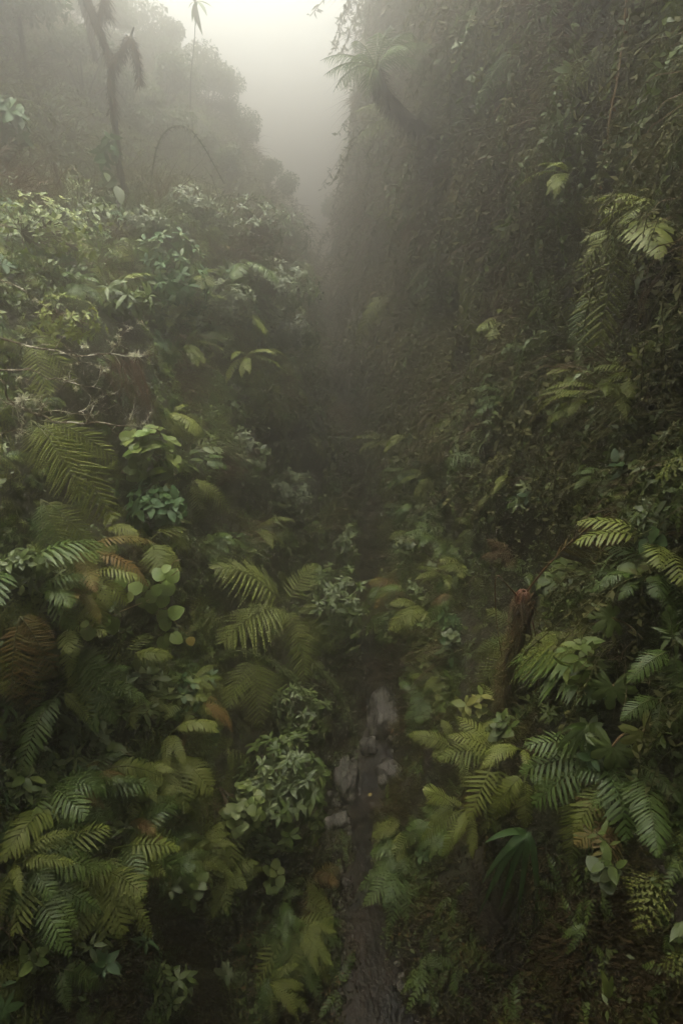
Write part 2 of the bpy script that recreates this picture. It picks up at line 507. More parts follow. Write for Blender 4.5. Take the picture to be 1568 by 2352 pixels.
def t_pinna_feather(n=13, wid=0.30, curl=0.22, jit=0.0):
    # leaflet that is itself divided: a midrib with two rows of pinnules
    V, F = [], []
    pv, pf = t_pinnule(0.40)
    def path(t): return Vector((0, t, -curl * t * t))
    for s in (-1, 1):
        for i in range(n):
            t = (i + 0.3 + (0.25 if s > 0 else 0)) / n * 0.97
            l = wid * 0.5 * (1 - t ** 1.6) * (0.75 + 0.25 * min(1, t * 6)) + 0.012
            d = Vector((s * 0.94, 0.34, -0.08 - 0.2 * random.random() * jit))
            wv = (1.0 / n) * 1.05
            Mx = basis(path(t), d, (0, 0, 1), (wv / 0.40, l, l))
            b = len(V)
            V += [Mx @ Vector(v) for v in pv]
            F += [tuple(k + b for k in f) for f in pf]
    b = len(V)
    k = 5
    for i in range(k + 1):
        p = path(i / k); w = 0.007 * (1 - 0.6 * i / k)
        V += [(p.x - w, p.y, p.z + .003), (p.x + w, p.y, p.z + .003)]
    for i in range(k):
        a = b + 2 * i
        F.append((a, a + 1, a + 3, a + 2))
    return [tuple(v) for v in V], F

def frond_curve(L=1.0, e0=50, e1=-35, n=24, bend=0.0):
    """rachis points starting at origin, rising at e0 degrees, ending at e1 degrees, along +Y"""
    P = [Vector((0, 0, 0))]
    for i in range(n):
        t = (i + .5) / n
        e = R(e0 + (e1 - e0) * t ** 0.9)
        a = bend * t
        P.append(P[-1] + Vector((math.sin(a) * math.cos(e), math.cos(a) * math.cos(e), math.sin(e))) * (L / n))
    return P

def prof_feather(t): return (math.sin(math.pi * min(1, (t * 0.86 + 0.14))) ** 0.85)
def prof_triangle(t): return (1 - t) ** 0.75 * min(1, 0.75 + t * 2.5)
def prof_sword(t): return min(1.0, 0.45 + t * 4.5) * min(1.0, (1 - t) * 2.6) ** 0.8

def sample_path(P, t):
    f = t * (len(P) - 1)
    i = min(int(f), len(P) - 2)
    u = f - i
    return P[i].lerp(P[i + 1], u), (P[i + 1] - P[i]).normalized()

def pinna_frames(P, n, width, profile, stipe=0.15, up=Vector((0, 0, 1)), ang=22, droop=0.15, jit=0.12, wscale=1.0, skip=0.0):
    """matrices for leaflets on both sides of rachis P"""
    out = []
    L = sum((P[i + 1] - P[i]).length for i in range(len(P) - 1))
    step = L * (1 - stipe) / n
    for i in range(n):
        t = i / (n - 1)
        for s in (-1, 1):
            if random.random() < skip: continue
            tt = stipe + (1 - stipe) * min(1.0, (i + (0.25 if s > 0 else 0)) / n)
            p, tg = sample_path(P, tt)
            side = tg.cross(up)
            if side.length < 1e-4: side = tg.orthogonal()
            side.normalize()
            nrm = side.cross(tg)
            a = R(ang + 34 * t + rnd(-6, 6))
            d = side * (s * math.cos(a)) + tg * math.sin(a) - nrm * (droop + rnd(-jit, jit) * .6)
            l = width * 0.5 * profile(t) * rnd(1 - jit, 1 + jit) + 0.01 * width
            out.append((p, d, nrm + side * rnd(-.25, .25), l, step * wscale))
    return out

PIN_SIMPLE = t_pinna_simple()
PIN_FEATHER = [t_pinna_feather(13, .30, .22, 1), t_pinna_feather(12, .34, .35, 1)]

def rachis_mb(mb, P, r0, r1=0.25, n=4):
    k = len(P)
    mb.tube(P, [r0 * (1 - (1 - r1) * i / (k - 1)) for i in range(k)], n)

def frond_mesh(name, kind, mat, L=1.0, width=0.4, n=22, e0=50, e1=-35, bend=0.0, stipe=0.18):
    """a whole frond as one mesh (for the many background ferns)"""
    P = frond_curve(L, e0, e1, 18, bend)
    mb = MB()
    rachis_mb(mb, P, 0.008 * L + .002)
    if kind == 'sword':
        for p, d, nr, l, st in pinna_frames(P, n, width, prof_sword, stipe, ang=14, droop=.12):
            mb.add(*PIN_SIMPLE, basis(p, d, nr, (st * .62 / 0.17, l, l)))
    else:
        pr = prof_triangle if kind == 'triangle' else prof_feather
        for p, d, nr, l, st in pinna_frames(P, n, width, pr, stipe, ang=18, droop=.12):
            mb.add(*PIN_SIMPLE, basis(p, d, nr, (st * .56 / 0.17, l, l)))
    return mb.mesh(name, mat)

FRONDS = {}
for mk in ('fern', 'fern_dark', 'fern_bright', 'fern_old', 'fern_brown'):
    FRONDS[mk] = {
        'sword': [frond_mesh('frond', 'sword', M[mk], 1.0, rnd(.26, .34), 18, e0, e1, bd) for e0, e1, bd in ((55, -40, .2), (30, -55, -.3), (10, -75, .15))],
        'feather': [frond_mesh('frond', 'feather', M[mk], 1.0, rnd(.46, .58), 13, e0, e1, bd) for e0, e1, bd in ((45, -35, -.2), (25, -50, .25), (0, -65, .1))],
        'triangle': [frond_mesh('frond', 'triangle', M[mk], 1.0, rnd(.58, .72), 12, e0, e1, bd, .28) for e0, e1, bd in ((45, -30, .15), (20, -50, -.2), (5, -60, .1))],
    }

# ------------------------------------------------------------------ undergrowth: uncountable small growth on the banks
LEAF_T = [t_leaf(.42, .85, 1.0, .2, .25), t_leaf(.34, 1.0, 1.1, .15, .4), t_leaf(.55, .75, .9, .2, .2)]
U_LEAF = [t_leaf(.46, .85, 1.0, .25, .25, 2), t_leaf(.34, .9, 1.0, .2, .4, 3), t_leaf(.40, .85, .9, .2, .25, 3)]
U_BIT = [([(0, 0, 0), (-.22, .45, .05), (0, 1, -.15), (.22, .45, .05)], [(0, 3, 2, 1)])]

def clump_leaves(n, rad, l0, l1, temps, updir=0.55):
    items = []
    for i in range(n):
        d = rdir(); d.z = abs(d.z) * updir + .05
        p = Vector((rnd(-1, 1), rnd(-1, 1), 0)) * rad + Vector((0, 0, rnd(0, rad * .9)))
        items.append((random.randrange(len(temps)), basis(p, d, Vector((rnd(-.5, .5), rnd(-.5, .5), 1)), rnd(l0, l1))))
    return join_copies(temps, items)

def clump_whorl(n, per, rad, l0, l1):
    items = []
    for i in range(n):
        c = Vector((rnd(-1, 1), rnd(-1, 1), rnd(.1, .9))) * rad
        ax = Vector((rnd(-.6, .6), rnd(-.8, .4), 1)).normalized()
        s0 = ax.orthogonal().normalized(); s1 = ax.cross(s0)
        for j in range(per):
            a = j * 6.28 / per + rnd(-.3, .3)
            items.append((random.choice((1, 2)), basis(c, s0 * math.cos(a) + s1 * math.sin(a) + ax * rnd(.1, .5), ax, rnd(l0, l1))))
    return join_copies(U_LEAF, items)

def clump_strands(n, rad, l0, l1, w, down=1.0, seg=3):
    # thin blades that leave the surface and hang along -Y (down the slope)
    V, Fc = [], []
    for i in range(n):
        p = Vector((rnd(-1, 1) * rad, rnd(-1, 1) * rad * .6, 0))
        v = Vector((rnd(-.5, .5), rnd(-.3, .5), rnd(.5, 1.1))).normalized()
        l = rnd(l0, l1) / seg
        b = len(V)
        sd = Vector((rnd(-1, 1), rnd(-.3, .3), rnd(-.5, .5))).normalized()
        for k in range(seg):
            ww = w * (1 - .6 * k / seg)
            V += [tuple(p - sd * ww), tuple(p + sd * ww)]
            p = p + v * l
            v = (v + Vector((rnd(-.15, .15), -.55 * down, -.22))).normalized()
        V.append(tuple(p))
        for k in range(seg - 1):
            a = b + 2 * k
            Fc.append((a, a + 1, a + 3, a + 2))
        a = b + 2 * (seg - 1)
        Fc.append((a, a + 1, a + 2))
    return V, Fc

def clump_vine(l=1.1, n=34, ls=.06):
    # a hanging stem clothed in small leaves
    P = [Vector((0, 0, .02))]
    v = Vector((rnd(-.2, .2), .1, .8)).normalized()
    for k in range(9):
        P.append(P[-1] + v * (l / 9))
        v = (v + Vector((rnd(-.2, .2), -.6, -.25))).normalized()
    mb = MB()
    mb.tube(P, [.005] * len(P), 3)
    items = []
    for i in range(n):
        p, tg = sample_path(P, rnd(.05, 1))
        d = (rdir() * .9 + tg * .5).normalized()
        items.append((0, basis(p, d, rdir() + Vector((0, 0, 1)), ls * rnd(.6, 1.4))))
    v2, f2 = join_copies(U_BIT, items)
    mb.add([Vector(q) for q in v2], f2)
    return mb.v, mb.f

def clump_fern(kind, n, L, pairs):
    mb = MB()
    for i in range(n):
        e0, e1 = random.choice(((50, -40), (30, -55), (5, -70)))
        P = frond_curve(L * rnd(.6, 1.15), e0, e1, 8, rnd(-.4, .4))
        az = Matrix.Rotation(rnd(-2.4, 2.4) + math.pi, 4, 'Z')
        P = [az @ p for p in P]
        w = L * (.28 if kind == 'sword' else .52)
        for p, d, nr, l, st in pinna_frames(P, pairs, w, prof_sword if kind == 'sword' else prof_feather, .1, ang=16, droop=.15):
            if kind == 'sword':
                mb.add([(-.5, 0, 0), (.5, 0, 0), (.45, .5, -.03), (-.45, .5, -.03), (0, 1, -.15)], [(0, 1, 2, 3), (3, 2, 4)], basis(p, d, nr, (st * .58, l, l)))
            else:
                # toothed leaflet: a row of small points on each side
                q = st * .36
                V = [(0, 0, 0), (0, 1, -.2)]; Fc = []
                for k in range(4):
                    t0, t1 = k / 4, (k + .9) / 4
                    ww = q * (1 - t0 * .8) / max(l, 1e-4)
                    b = len(V)
                    V += [(0, t0, -.2 * t0 * t0), (0, t1, -.2 * t1 * t1), (-ww, t1 + .08, -.2 * t1), (ww, t1 + .08, -.2 * t1)]
                    Fc += [(b, b + 1, b + 2), (b, b + 3, b + 1)]
                mb.add(V, Fc, basis(p, d, nr, (l, l, l)))
    return mb.v, mb.f

def moss_tuft(n, rad, l):
    V, Fc = [], []
    for i in range(n):
        p = Vector((rnd(-1, 1), rnd(-1, 1), 0)) * rad
        d = Vector((rnd(-.7, .7), rnd(-1.0, .4), 1)).normalized() * l * rnd(.5, 1.3)
        s = rdir() * .016
        b = len(V)
        V += [tuple(p - s), tuple(p + s), tuple(p + d)]
        Fc.append((b, b + 1, b + 2))
    return V, Fc

# kinds of clump: key -> (two shapes of it, material)
KIND = {
    'a': ([clump_leaves(14, .18, .10, .20, U_LEAF) for _ in range(2)], 'leaf'),
    'b': ([clump_whorl(4, 5, .16, .09, .16) for _ in range(2)], 'leaf_mid'),
    'c': ([clump_leaves(40, .22, .04, .085, U_BIT) for _ in range(2)], 'leaf_grey'),
    'd': ([clump_leaves(44, .22, .04, .09, U_BIT) for _ in range(2)], 'leaf'),
    'e': ([clump_fern('feather', 3, .62, 9) for _ in range(3)], 'fern'),
    'f': ([clump_fern('sword', 5, .48, 11) for _ in range(3)], 'fern_dark'),
    'g': ([clump_strands(24, .22, .35, .85, .006) for _ in range(2)], 'strand'),
    'h': ([clump_strands(24, .22, .35, .95, .006) for _ in range(2)], 'strand_brown'),
    'i': ([clump_strands(20, .18, .3, .75, .006) for _ in range(2)], 'strand_red'),
    'j': ([clump_vine(1.25, 46, .075) for _ in range(2)], 'strand'),
    'k': ([clump_vine(1.0, 46, .08) for _ in range(2)], 'leaf'),
    'l': ([moss_tuft(90, .24, .10) for _ in range(2)], 'moss'),
    'm': ([moss_tuft(90, .24, .11) for _ in range(2)], 'moss_brown'),
    'n': ([clump_strands(24, .10, .25, .6, .008, .6) for _ in range(2)], 'needle'),
    'o': ([clump_whorl(3, 6, .15, .12, .2) for _ in range(2)], 'leaf_gloss'),
    'p': ([clump_leaves(30, .30, .03, .08, U_BIT, .15) for _ in range(2)], 'leaf_dead'),
    'q': ([moss_tuft(110, .26, .05) for _ in range(2)], 'moss_brown'),
}
for k, (sh, mt) in KIND.items():
    KIND[k] = ([(np.array([tuple(v) for v in a], float), b) for a, b in sh], mt)

def scatter(name, label, pts):
    """pts: list of (point, normal, key, size); one mesh"""
    mats = sorted({v[1] for v in KIND.values()})
    VV, loops, sizes, mi, tone = [], [], [], [], []
    base = 0
    flat = {k: [(a, np.concatenate([np.array(f) for f in b]), np.array([len(f) for f in b])) for a, b in v[0]] for k, v in KIND.items()}
    for p, nrm, k, s in pts:
        a, lp, sz = random.choice(flat[k])
        z = (nrm + Vector((0, 0, .25)) + rdir() * .35).normalized()
        u = Vector((rnd(-.35, .35), rnd(-.35, .35), 1))
        y = (u - z * u.dot(z)).normalized()
        x = y.cross(z)
        Rm = np.array(((x.x, y.x, z.x), (x.y, y.y, z.y), (x.z, y.z, z.z))) * s
        VV.append(a @ Rm.T + np.array(p))
        loops.append(lp + base); sizes.append(sz)
        mi.append(np.full(len(sz), mats.index(KIND[k][1])))
        tone.append(np.full(len(a), rnd(-.5, .5)))
        base += len(a)
    VV = np.concatenate(VV).astype(np.float32); loops = np.concatenate(loops).astype(np.int32); sizes = np.concatenate(sizes)
    me = bpy.data.meshes.new(name)
    me.vertices.add(len(VV)); me.vertices.foreach_set('co', VV.ravel())
    me.loops.add(len(loops)); me.loops.foreach_set('vertex_index', loops)
    starts = np.concatenate([[0], np.cumsum(sizes)[:-1]]).astype(np.int32)
    me.polygons.add(len(sizes)); me.polygons.foreach_set('loop_start', starts)
    for m in mats: me.materials.append(M[m])
    me.polygons.foreach_set('material_index', np.concatenate(mi).astype(np.int32))
    at_ = me.attributes.new('tone', 'FLOAT', 'POINT'); at_.data.foreach_set('value', np.concatenate(tone).astype(np.float32))
    me.update(calc_edges=True)
    me.shade_smooth()
    print('undergrowth faces', len(sizes), 'tris', int((sizes - 2).sum()))
    return tag(link(name, me), label, None, None, 'stuff')

def in_view(c, m=1.18):
    d = c - np.array(CAM)
    dep = d[:, 1] * CP - d[:, 2] * SP
    up = d[:, 1] * SP + d[:, 2] * CP
    ok = (dep > .5) & (np.abs(d[:, 0]) / np.maximum(dep, .1) < .6 * m) & (np.abs(up) / np.maximum(dep, .1) < .9 * m)
    return ok, dep

def bank_points(V, Fc, n, ok):
    A = np.array(V); Fq = np.array(Fc)
    c = A[Fq].mean(1)
    nr = np.cross(A[Fq[:, 2]] - A[Fq[:, 0]], A[Fq[:, 3]] - A[Fq[:, 1]])
    ar = np.linalg.norm(nr, axis=1) / 2
    nr = nr / (2 * ar[:, None] + 1e-9)
    dist = np.linalg.norm(c - np.array(CAM), axis=1)
    w = ar / (1 + (dist / 8.0) ** 1.8)
    vis, dep = in_view(c)
    w[~vis | (c[:, 1] > 46)] = 0
    w *= np.array([ok(p) for p in c])
    w /= w.sum()
    out = []
    for i in np.random.choice(len(c), n, p=w):
        u, v = random.random(), random.random()
        q = A[Fq[i]]
        p = (q[0] * (1 - u) + q[1] * u) * (1 - v) + (q[3] * (1 - u) + q[2] * u) * v
        out.append((Vector(p), Vector(nr[i]), dist[i]))
    return out

def choose(tab):
    r = random.random() * sum(w for _, w in tab)
    for k, w in tab:
        r -= w
        if r <= 0: return k
    return tab[-1][0]

def damp(p):
    # little grows on the wet undercut foot of the banks
    foot = p[2] < 0.9 and p[1] < 9
    under = p[0] > 0 and p[1] < 6 and p[2] < 3.0
    return 1.0 if foot else (0.7 if under else 1.0)

def zone(p, side):
    if p.z < .95 and p.y < 9: return [('q', 3.0), ('m', 1.0), ('p', .25), ('l', 1.0), ('f', .9), ('d', .8), ('e', .3)]
    if (side > 0 and p.y < 6 and p.z < 3) or (side > 0 and p.y < 5.2 and p.z < 5) or (p.y < 4.2 and p.z < 3.8): return [('q', 3.4), ('m', 1.4), ('l', .7), ('f', .5), ('d', .35), ('e', .15)]  # mostly dark moss, put in to stand for shade in the lower foreground
    n1 = noise.noise(p * 0.45 + Vector((3, 9, 2)))
    if side < 0:
        t = [('a', 1.3), ('b', 1.2), ('c', 1.4), ('d', 2.0), ('e', 1.3), ('f', .9), ('g', .4), ('h', .4), ('i', .25), ('k', .6), ('l', .8), ('m', .6), ('n', .4), ('o', .6)]
        if n1 > .12: t = [('e', 2.4), ('f', 1.4), ('d', 1.2), ('b', .8), ('l', .6), ('h', .4), ('o', .5)]
        if n1 < -.25: t = [('h', 1.4), ('i', .9), ('m', 1.2), ('d', 1.5), ('c', 1.2), ('g', .6)]
        if p.z < 2.2: t = [('a', .6), ('d', 1.5), ('f', 1.4), ('l', 1.2), ('m', 2.2), ('g', .4)]
        if p.z > 9.5 and p.y > 12: t = [('c', 2.0), ('d', 2.0), ('j', .8), ('g', 1.0), ('h', .7), ('b', .6), ('e', .4)]
    else:
        if p.z > 5.5:
            t = [('g', 1.5), ('h', 1.3), ('i', .3), ('j', 2.4), ('k', 1.3), ('m', 1.8), ('c', .9), ('d', 1.2), ('n', .5), ('l', 1.2), ('e', .7), ('f', .4), ('a', .3)]
            if n1 > .15: t = [('g', 1.4), ('j', 1.4), ('d', 1.6), ('c', .9), ('e', .7), ('k', 1.0), ('l', .8), ('h', 1.0)]
        else:
            t = [('a', 1.2), ('b', 1.0), ('d', 1.8), ('e', 1.1), ('f', 1.7), ('g', .4), ('h', .6), ('l', .7), ('m', .7), ('n', .7), ('k', .5), ('o', .6)]
            if p.z < 2.0: t = [('d', 1.2), ('f', 1.2), ('m', 2.2), ('l', 1.2), ('h', .6)]
    return t

AVOID = [(1060, 1330, 1340, 1660), (180, 1280, 455, 1500), (-20, 700, 370, 1010), (1080, 1880, 1260, 2150), (1050, 1580, 1140, 1690), (520, 1680, 760, 2000), (490, 1480, 840, 1720), (0, 1000, 300, 1240),
         (1290, 500, 1530, 840), (1360, 1370, 1460, 1480), (1350, 1540, 1460, 1660), (1280, 1770, 1380, 2000), (0, 1400, 140, 1650), (280, 1000, 430, 1230), (960, 1790, 1090, 1880), (1290, 1460, 1390, 1570), (1240, 1140, 1500, 1330),
         (470, 1270, 760, 1520), (1080, 1180, 1260, 1320), (1030, 1170, 1140, 1300), (1060, 590, 1160, 870), (1060, 140, 1260, 290), (930, 1660, 1140, 1840), (1420, 1380, 1568, 1720), (1100, 1770, 1290, 1930), (1470, 1740, 1568, 2000),
         (1150, 420, 1290, 470), (1350, -20, 1450, 540), (1440, 690, 1568, 860), (690, 1230, 870, 1570), (500, 960, 740, 1200), (1040, 1030, 1130, 1100), (1380, 1650, 1560, 1780), (400, 1090, 550, 1220), (1450, 1250, 1560, 1350), (1240, 1640, 1360, 1780)]

def to_px(p):
    q = p - CAM
    dep = q.y * CP - q.z * SP
    return 784 + q.x / dep * LENS * 1568 / 24, 1176 - (q.y * SP + q.z * CP) / dep * LENS * 2352 / 36

def near_kind(k, d):
    # close to the camera the loose strands give way to leaves
    if d < 10 and k in 'ghin' and random.random() < .7: return random.choice('ddclfe')
    return k

def grow(V, Fc, n, side, name, label):
    pts = []
    for p, nrm, d in bank_points(V, Fc, n, damp):
        if nrm.dot(Vector((-side, 0, .7))) < 0: nrm = -nrm       # toward the gorge and the open air
        s = rnd(.55, 1.25) * (1.2 if side > 0 and p.z > 6 else 1.0) * (min(1.0, .55 + d * .05) + max(0, d - 9) * .04)
        k = near_kind(choose(zone(p, side)), d)
        if side > 0 and p.z > 6 and d > 11 and k in 'jkgh': s *= 1.2      # curtains of hanging growth
        px, py = to_px(p)
        if any(x0 <= px <= x1 and y0 <= py <= y1 for x0, y0, x1, y1 in AVOID):
            s *= .45        # growth stays low around the larger plants
            if k in 'ghijkn': k = random.choice('lmdc')
        pts.append((p + nrm * rnd(-.03, .05), nrm, k, min(s, 2.8)))
    return scatter(name, label, pts)

grow(VL, FL, 10500, -1, 'undergrowth', 'low tangle of leaves, moss and dead strands covering the left bank')
grow(VR, FR, 12500, 1, 'undergrowth', 'hanging moss, strands and small leaves covering the steep right bank')

# ------------------------------------------------------------------ shared leaf meshes
def mk(name, vf, mat):
    return mesh_from(name, vf[0], vf[1], M[mat])

T_ROUND = t_leaf(.88, .72, .62, .12, .22, 7, wave=.012)      # heart shaped, broad
T_OVAL = t_leaf(.50, .85, .85, .16, .22, 6)                  # oval
T_LANCE = t_leaf(.34, .95, 1.0, .18, .30, 6)                 # lance
T_LONG = t_leaf(.22, .9, .9, .2, .45, 7)                     # long pointed
T_TINY = t_leaf(.46, .9, 1.0, .15, .2, 3)

def t_palmate(lobes=7):
    V, F = [(0, 0, 0)], []
    n = lobes * 8
    for i in range(n + 1):
        a = -150 + 300 * i / n
        ph = (a + 150) / 300 * lobes % 1.0
        r = 0.42 + 0.58 * math.sin(math.pi * ph) ** 0.75 * (1 - 0.35 * abs(a) / 150)
        r *= 1 + .05 * math.sin(i * 2.7)
        x, y = math.sin(R(a)) * r, math.cos(R(a)) * r
        V.append((x * .5, y * .5, -.02 * math.cos(ph * 6.28)))
        V.append((x, y, -.30 * r * r + .04 * math.cos(ph * 6.28)))
    for i in range(n):
        a = 1 + 2 * i
        F += [(0, a + 2, a), (a, a + 2, a + 3, a + 1)]
    return V, F
T_PALM = t_palmate()

MESH = {}
def leafmesh(shape, mat):
    k = (shape, mat)
    if k not in MESH:
        T = {'round': T_ROUND, 'oval': T_OVAL, 'lance': T_LANCE, 'long': T_LONG, 'palmate': T_PALM, 'tiny': T_TINY,
             'sword': PIN_SIMPLE, 'feather': PIN_FEATHER[0], 'feather2': PIN_FEATHER[1]}[shape]
        MESH[k] = mk('leaflet' if shape in ('sword', 'feather', 'feather2') else 'leaf', T, mat)
    return MESH[k]

def bez(a, b, c, n=16):
    a, b, c = Vector(a), Vector(b), Vector(c)
    return [a * (1 - t) ** 2 + b * (2 * t * (1 - t)) + c * t * t for t in [i / n for i in range(n + 1)]]

def poly_smooth(P, n=6):
    P = [Vector(p) for p in P]
    out = []
    for i in range(len(P) - 1):
        p0, p1, p2, p3 = P[max(i - 1, 0)], P[i], P[i + 1], P[min(i + 2, len(P) - 1)]
        for k in range(n):
            t = k / n
            out.append(0.5 * ((2 * p1) + (p2 - p0) * t + (2 * p0 - 5 * p1 + 4 * p2 - p3) * t * t + (-p0 + 3 * p1 - 3 * p2 + p3) * t ** 3))
    out.append(P[-1])
    return out

def out_from(px, py, off):
    p, n, d = hit(px, py)
    return p + (n + Vector((0, 0, .3))).normalized() * off, n

def clear(px, py, Y, gap=.35):
    """point on the line of sight at depth Y, kept at least `gap` in front of the bank"""
    p = at(px, py, Y)
    d = ray(px, py).normalized()
    h = hit(px, py)
    return CAM + d * min((p - CAM).length, h[2] - gap)

# ------------------------------------------------------------------ ferns with every leaflet its own piece
def add_frond(root, B, start, ctrl, tip, kind, mat, width, n=22, stipe=.15, r=.007, face=None, ang=18, droop=.16, skip=0.0, stalk='stalk_green', label=None):
    L = [Vector(start) - B, Vector(ctrl) - B, Vector(tip) - B]
    P = bez(*L, 18)
    mb = MB()
    rachis_mb(mb, P, r)
    f = link('frond', mb.mesh('frond', M[stalk]), root)
    if label: f["label"] = label
    if face is None:
        mid = L[1] + B
        face = ((CAM - mid).normalized() * .55 + Vector((0, 0, .75))).normalized()
    n = int(n * .95)
    pr = {'sword': prof_sword, 'feather': prof_feather, 'triangle': prof_triangle}[kind]
    for p, d, nr, l, st in pinna_frames(P, n, width, pr, stipe, face, ang, droop, .12, skip=skip):
        if kind == 'sword':
            me = leafmesh('sword', mat)
            Mx = basis(p, d, nr, (st * .64 / .17, l, l))
        else:
            me = leafmesh(random.choice(('feather', 'feather2')), mat)
            Mx = basis(p, d, nr, (min(l * 1.05, st * .64 / .30), l, l))
        link('leaflet', me, f, Mx)
    return f

def hero_fern(label, base, fronds, group=None, lift=.36, name='fern', gap=.42):
    """fronds: (tip_px, tip_py, depth factor, arch, kind, material, width, n)"""
    B, nrm = out_from(base[0], base[1], lift)
    root = empty(name, B, label, 'fern', group)
    for fr in fronds:
        tx, ty, df, arch, kind, mat, width, n = fr[:8]
        kw = fr[8] if len(fr) > 8 else {}
        T = clear(tx, ty, B.y * df, gap)
        ln = (T - B).length
        C = (B + T) * .5 + Vector((0, 0, arch * ln)) + (CAM - B).normalized() * (arch * .35 * ln)
        add_frond(root, B, B, C, T, kind, mat, width * ln, n, **kw)
    return root

F, T3, S = 'feather', 'triangle', 'sword'
hero_fern('large light green feathery fern just below the lichen-covered branches', (60, 1000), [
    (285, 1075, 1.02, .30, F, 'fern_bright', .62, 22), (275, 1225, .95, .35, F, 'fern_bright', .60, 24),
    (205, 1170, .92, .30, F, 'fern_bright', .60, 22), (95, 1100, .95, .25, F, 'fern', .60, 20)])
hero_fern('drooping feathery fern under the large light green fern, near the left edge', (40, 1180), [
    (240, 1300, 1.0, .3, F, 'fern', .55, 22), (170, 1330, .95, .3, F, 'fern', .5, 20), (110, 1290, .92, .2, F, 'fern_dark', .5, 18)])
hero_fern('fern with small light green fronds beside the white lichen tufts', (30, 830), [
    (190, 905, 1.03, .35, F, 'fern_bright', .55, 18), (150, 800, 1.0, .35, F, 'fern', .55, 18), (120, 950, .96, .25, F, 'fern_bright', .5, 18)])
hero_fern('yellow and brown withering fern at the left edge', (-10, 1450), [
    (130, 1470, 1.02, .30, F, 'fern_old', .6, 20), (135, 1570, .98, .35, F, 'fern_old', .6, 20), (80, 1650, .94, .3, F, 'fern_old', .6, 18), (30, 1640, .92, .25, F, 'fern_old', .55, 18)])
hero_fern('dark green fern with two fronds arching down beside the withering fern', (130, 1500), [
    (305, 1620, 1.0, .35, S, 'fern_dark', .42, 24), (285, 1680, .96, .38, F, 'fern_dark', .5, 22), (215, 1680, .94, .3, S, 'fern', .36, 22)])
hero_fern('long fern frond reaching out under the withering fern', (60, 1600), [
    (218, 1672, .98, .30, S, 'fern_bright', .34, 22), (40, 1800, .9, .3, S, 'fern_dark', .4, 22)])
hero_fern('broad feathery fern spreading in the middle of the left bank, above the arching mossy shoots', (600, 1400), lift=.55, gap=.6, fronds=[  # lighter frond colour on the centre-left ferns makes up for weak light there
    (480, 1310, 1.03, .30, T3, 'fern_bright', .8, 17), (500, 1490, .97, .25, F, 'fern_bright', .7, 18), (610, 1480, .95, .30, F, 'fern_bright', .75, 20),
    (735, 1290, 1.08, .30, T3, 'fern_bright', .8, 18), (700, 1530, .97, .3, F, 'fern_bright', .65, 20), (560, 1300, 1.06, .2, F, 'fern_bright', .6, 16)])
hero_fern('feathery fern with a wide triangular frond hanging inside the bend of the arching shoots', (540, 1540), lift=.55, gap=.6, fronds=[
    (600, 1690, .94, .25, T3, 'fern_bright', .95, 18), (520, 1640, .95, .25, F, 'fern_bright', .6, 16), (615, 1590, .98, .2, F, 'fern_bright', .55, 16)])
hero_fern('feathery fern hanging over the dark gap at the edge of the left bank', (700, 1430), lift=.5, gap=.55, fronds=[
    (830, 1450, 1.03, .30, F, 'fern_bright', .6, 18), (780, 1520, .98, .25, F, 'fern_bright', .6, 18), (850, 1480, 1.04, .2, F, 'fern', .5, 16)])
hero_fern('feathery fern with long fronds fanning out just below the broad feathery fern', (650, 1470), lift=.6, gap=.65, fronds=[
    (545, 1440, 1.0, .25, F, 'fern_bright', .55, 22), (735, 1390, 1.05, .28, F, 'fern_bright', .55, 22), (700, 1585, .96, .25, F, 'fern_bright', .6, 22), (775, 1510, 1.0, .25, F, 'fern', .5, 20)])
hero_fern('hazy fern with two fronds drooping below the round-leaved shrub', (420, 1120), [
    (540, 1190, 1.02, .35, F, 'fern_bright', .5, 20), (500, 1140, 1.05, .35, F, 'fern_bright', .5, 18), (470, 1210, .98, .25, F, 'fern', .5, 16)])
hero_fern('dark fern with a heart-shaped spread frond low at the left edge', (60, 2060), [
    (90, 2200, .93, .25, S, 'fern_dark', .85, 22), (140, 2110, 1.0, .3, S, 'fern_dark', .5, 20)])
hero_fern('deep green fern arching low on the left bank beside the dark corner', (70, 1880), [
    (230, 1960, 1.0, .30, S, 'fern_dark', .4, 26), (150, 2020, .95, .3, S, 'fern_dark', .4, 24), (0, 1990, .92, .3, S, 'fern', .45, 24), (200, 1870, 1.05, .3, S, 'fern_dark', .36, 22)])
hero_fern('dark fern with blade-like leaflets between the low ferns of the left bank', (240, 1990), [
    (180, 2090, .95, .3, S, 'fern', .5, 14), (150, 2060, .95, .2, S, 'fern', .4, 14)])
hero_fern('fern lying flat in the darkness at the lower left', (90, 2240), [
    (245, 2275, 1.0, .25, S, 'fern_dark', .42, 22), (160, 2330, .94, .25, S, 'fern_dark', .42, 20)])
hero_fern('fern with curved fronds under the grey-green lichen rosette', (220, 1770), [
    (290, 1810, 1.0, .4, S, 'fern', .4, 22), (395, 1800, 1.04, .4, S, 'fern', .38, 22), (270, 1890, .96, .3, S, 'fern_dark', .38, 20)])
hero_fern('fern arching left of the whorl-leaved shrub by the stream', (380, 1930), [
    (470, 1985, 1.0, .4, S, 'fern', .45, 22), (330, 1960, .97, .35, S, 'fern', .45, 22), (480, 1930, 1.03, .35, S, 'fern_dark', .36, 20)])
hero_fern('small rust-tinged fern above the dark foot of the left bank', (330, 2010), [
    (390, 2060, .97, .3, S, 'fern_old', .5, 16), (300, 2050, .97, .3, S, 'fern_old', .45, 14), (420, 2010, 1.0, .3, S, 'fern', .45, 16)])
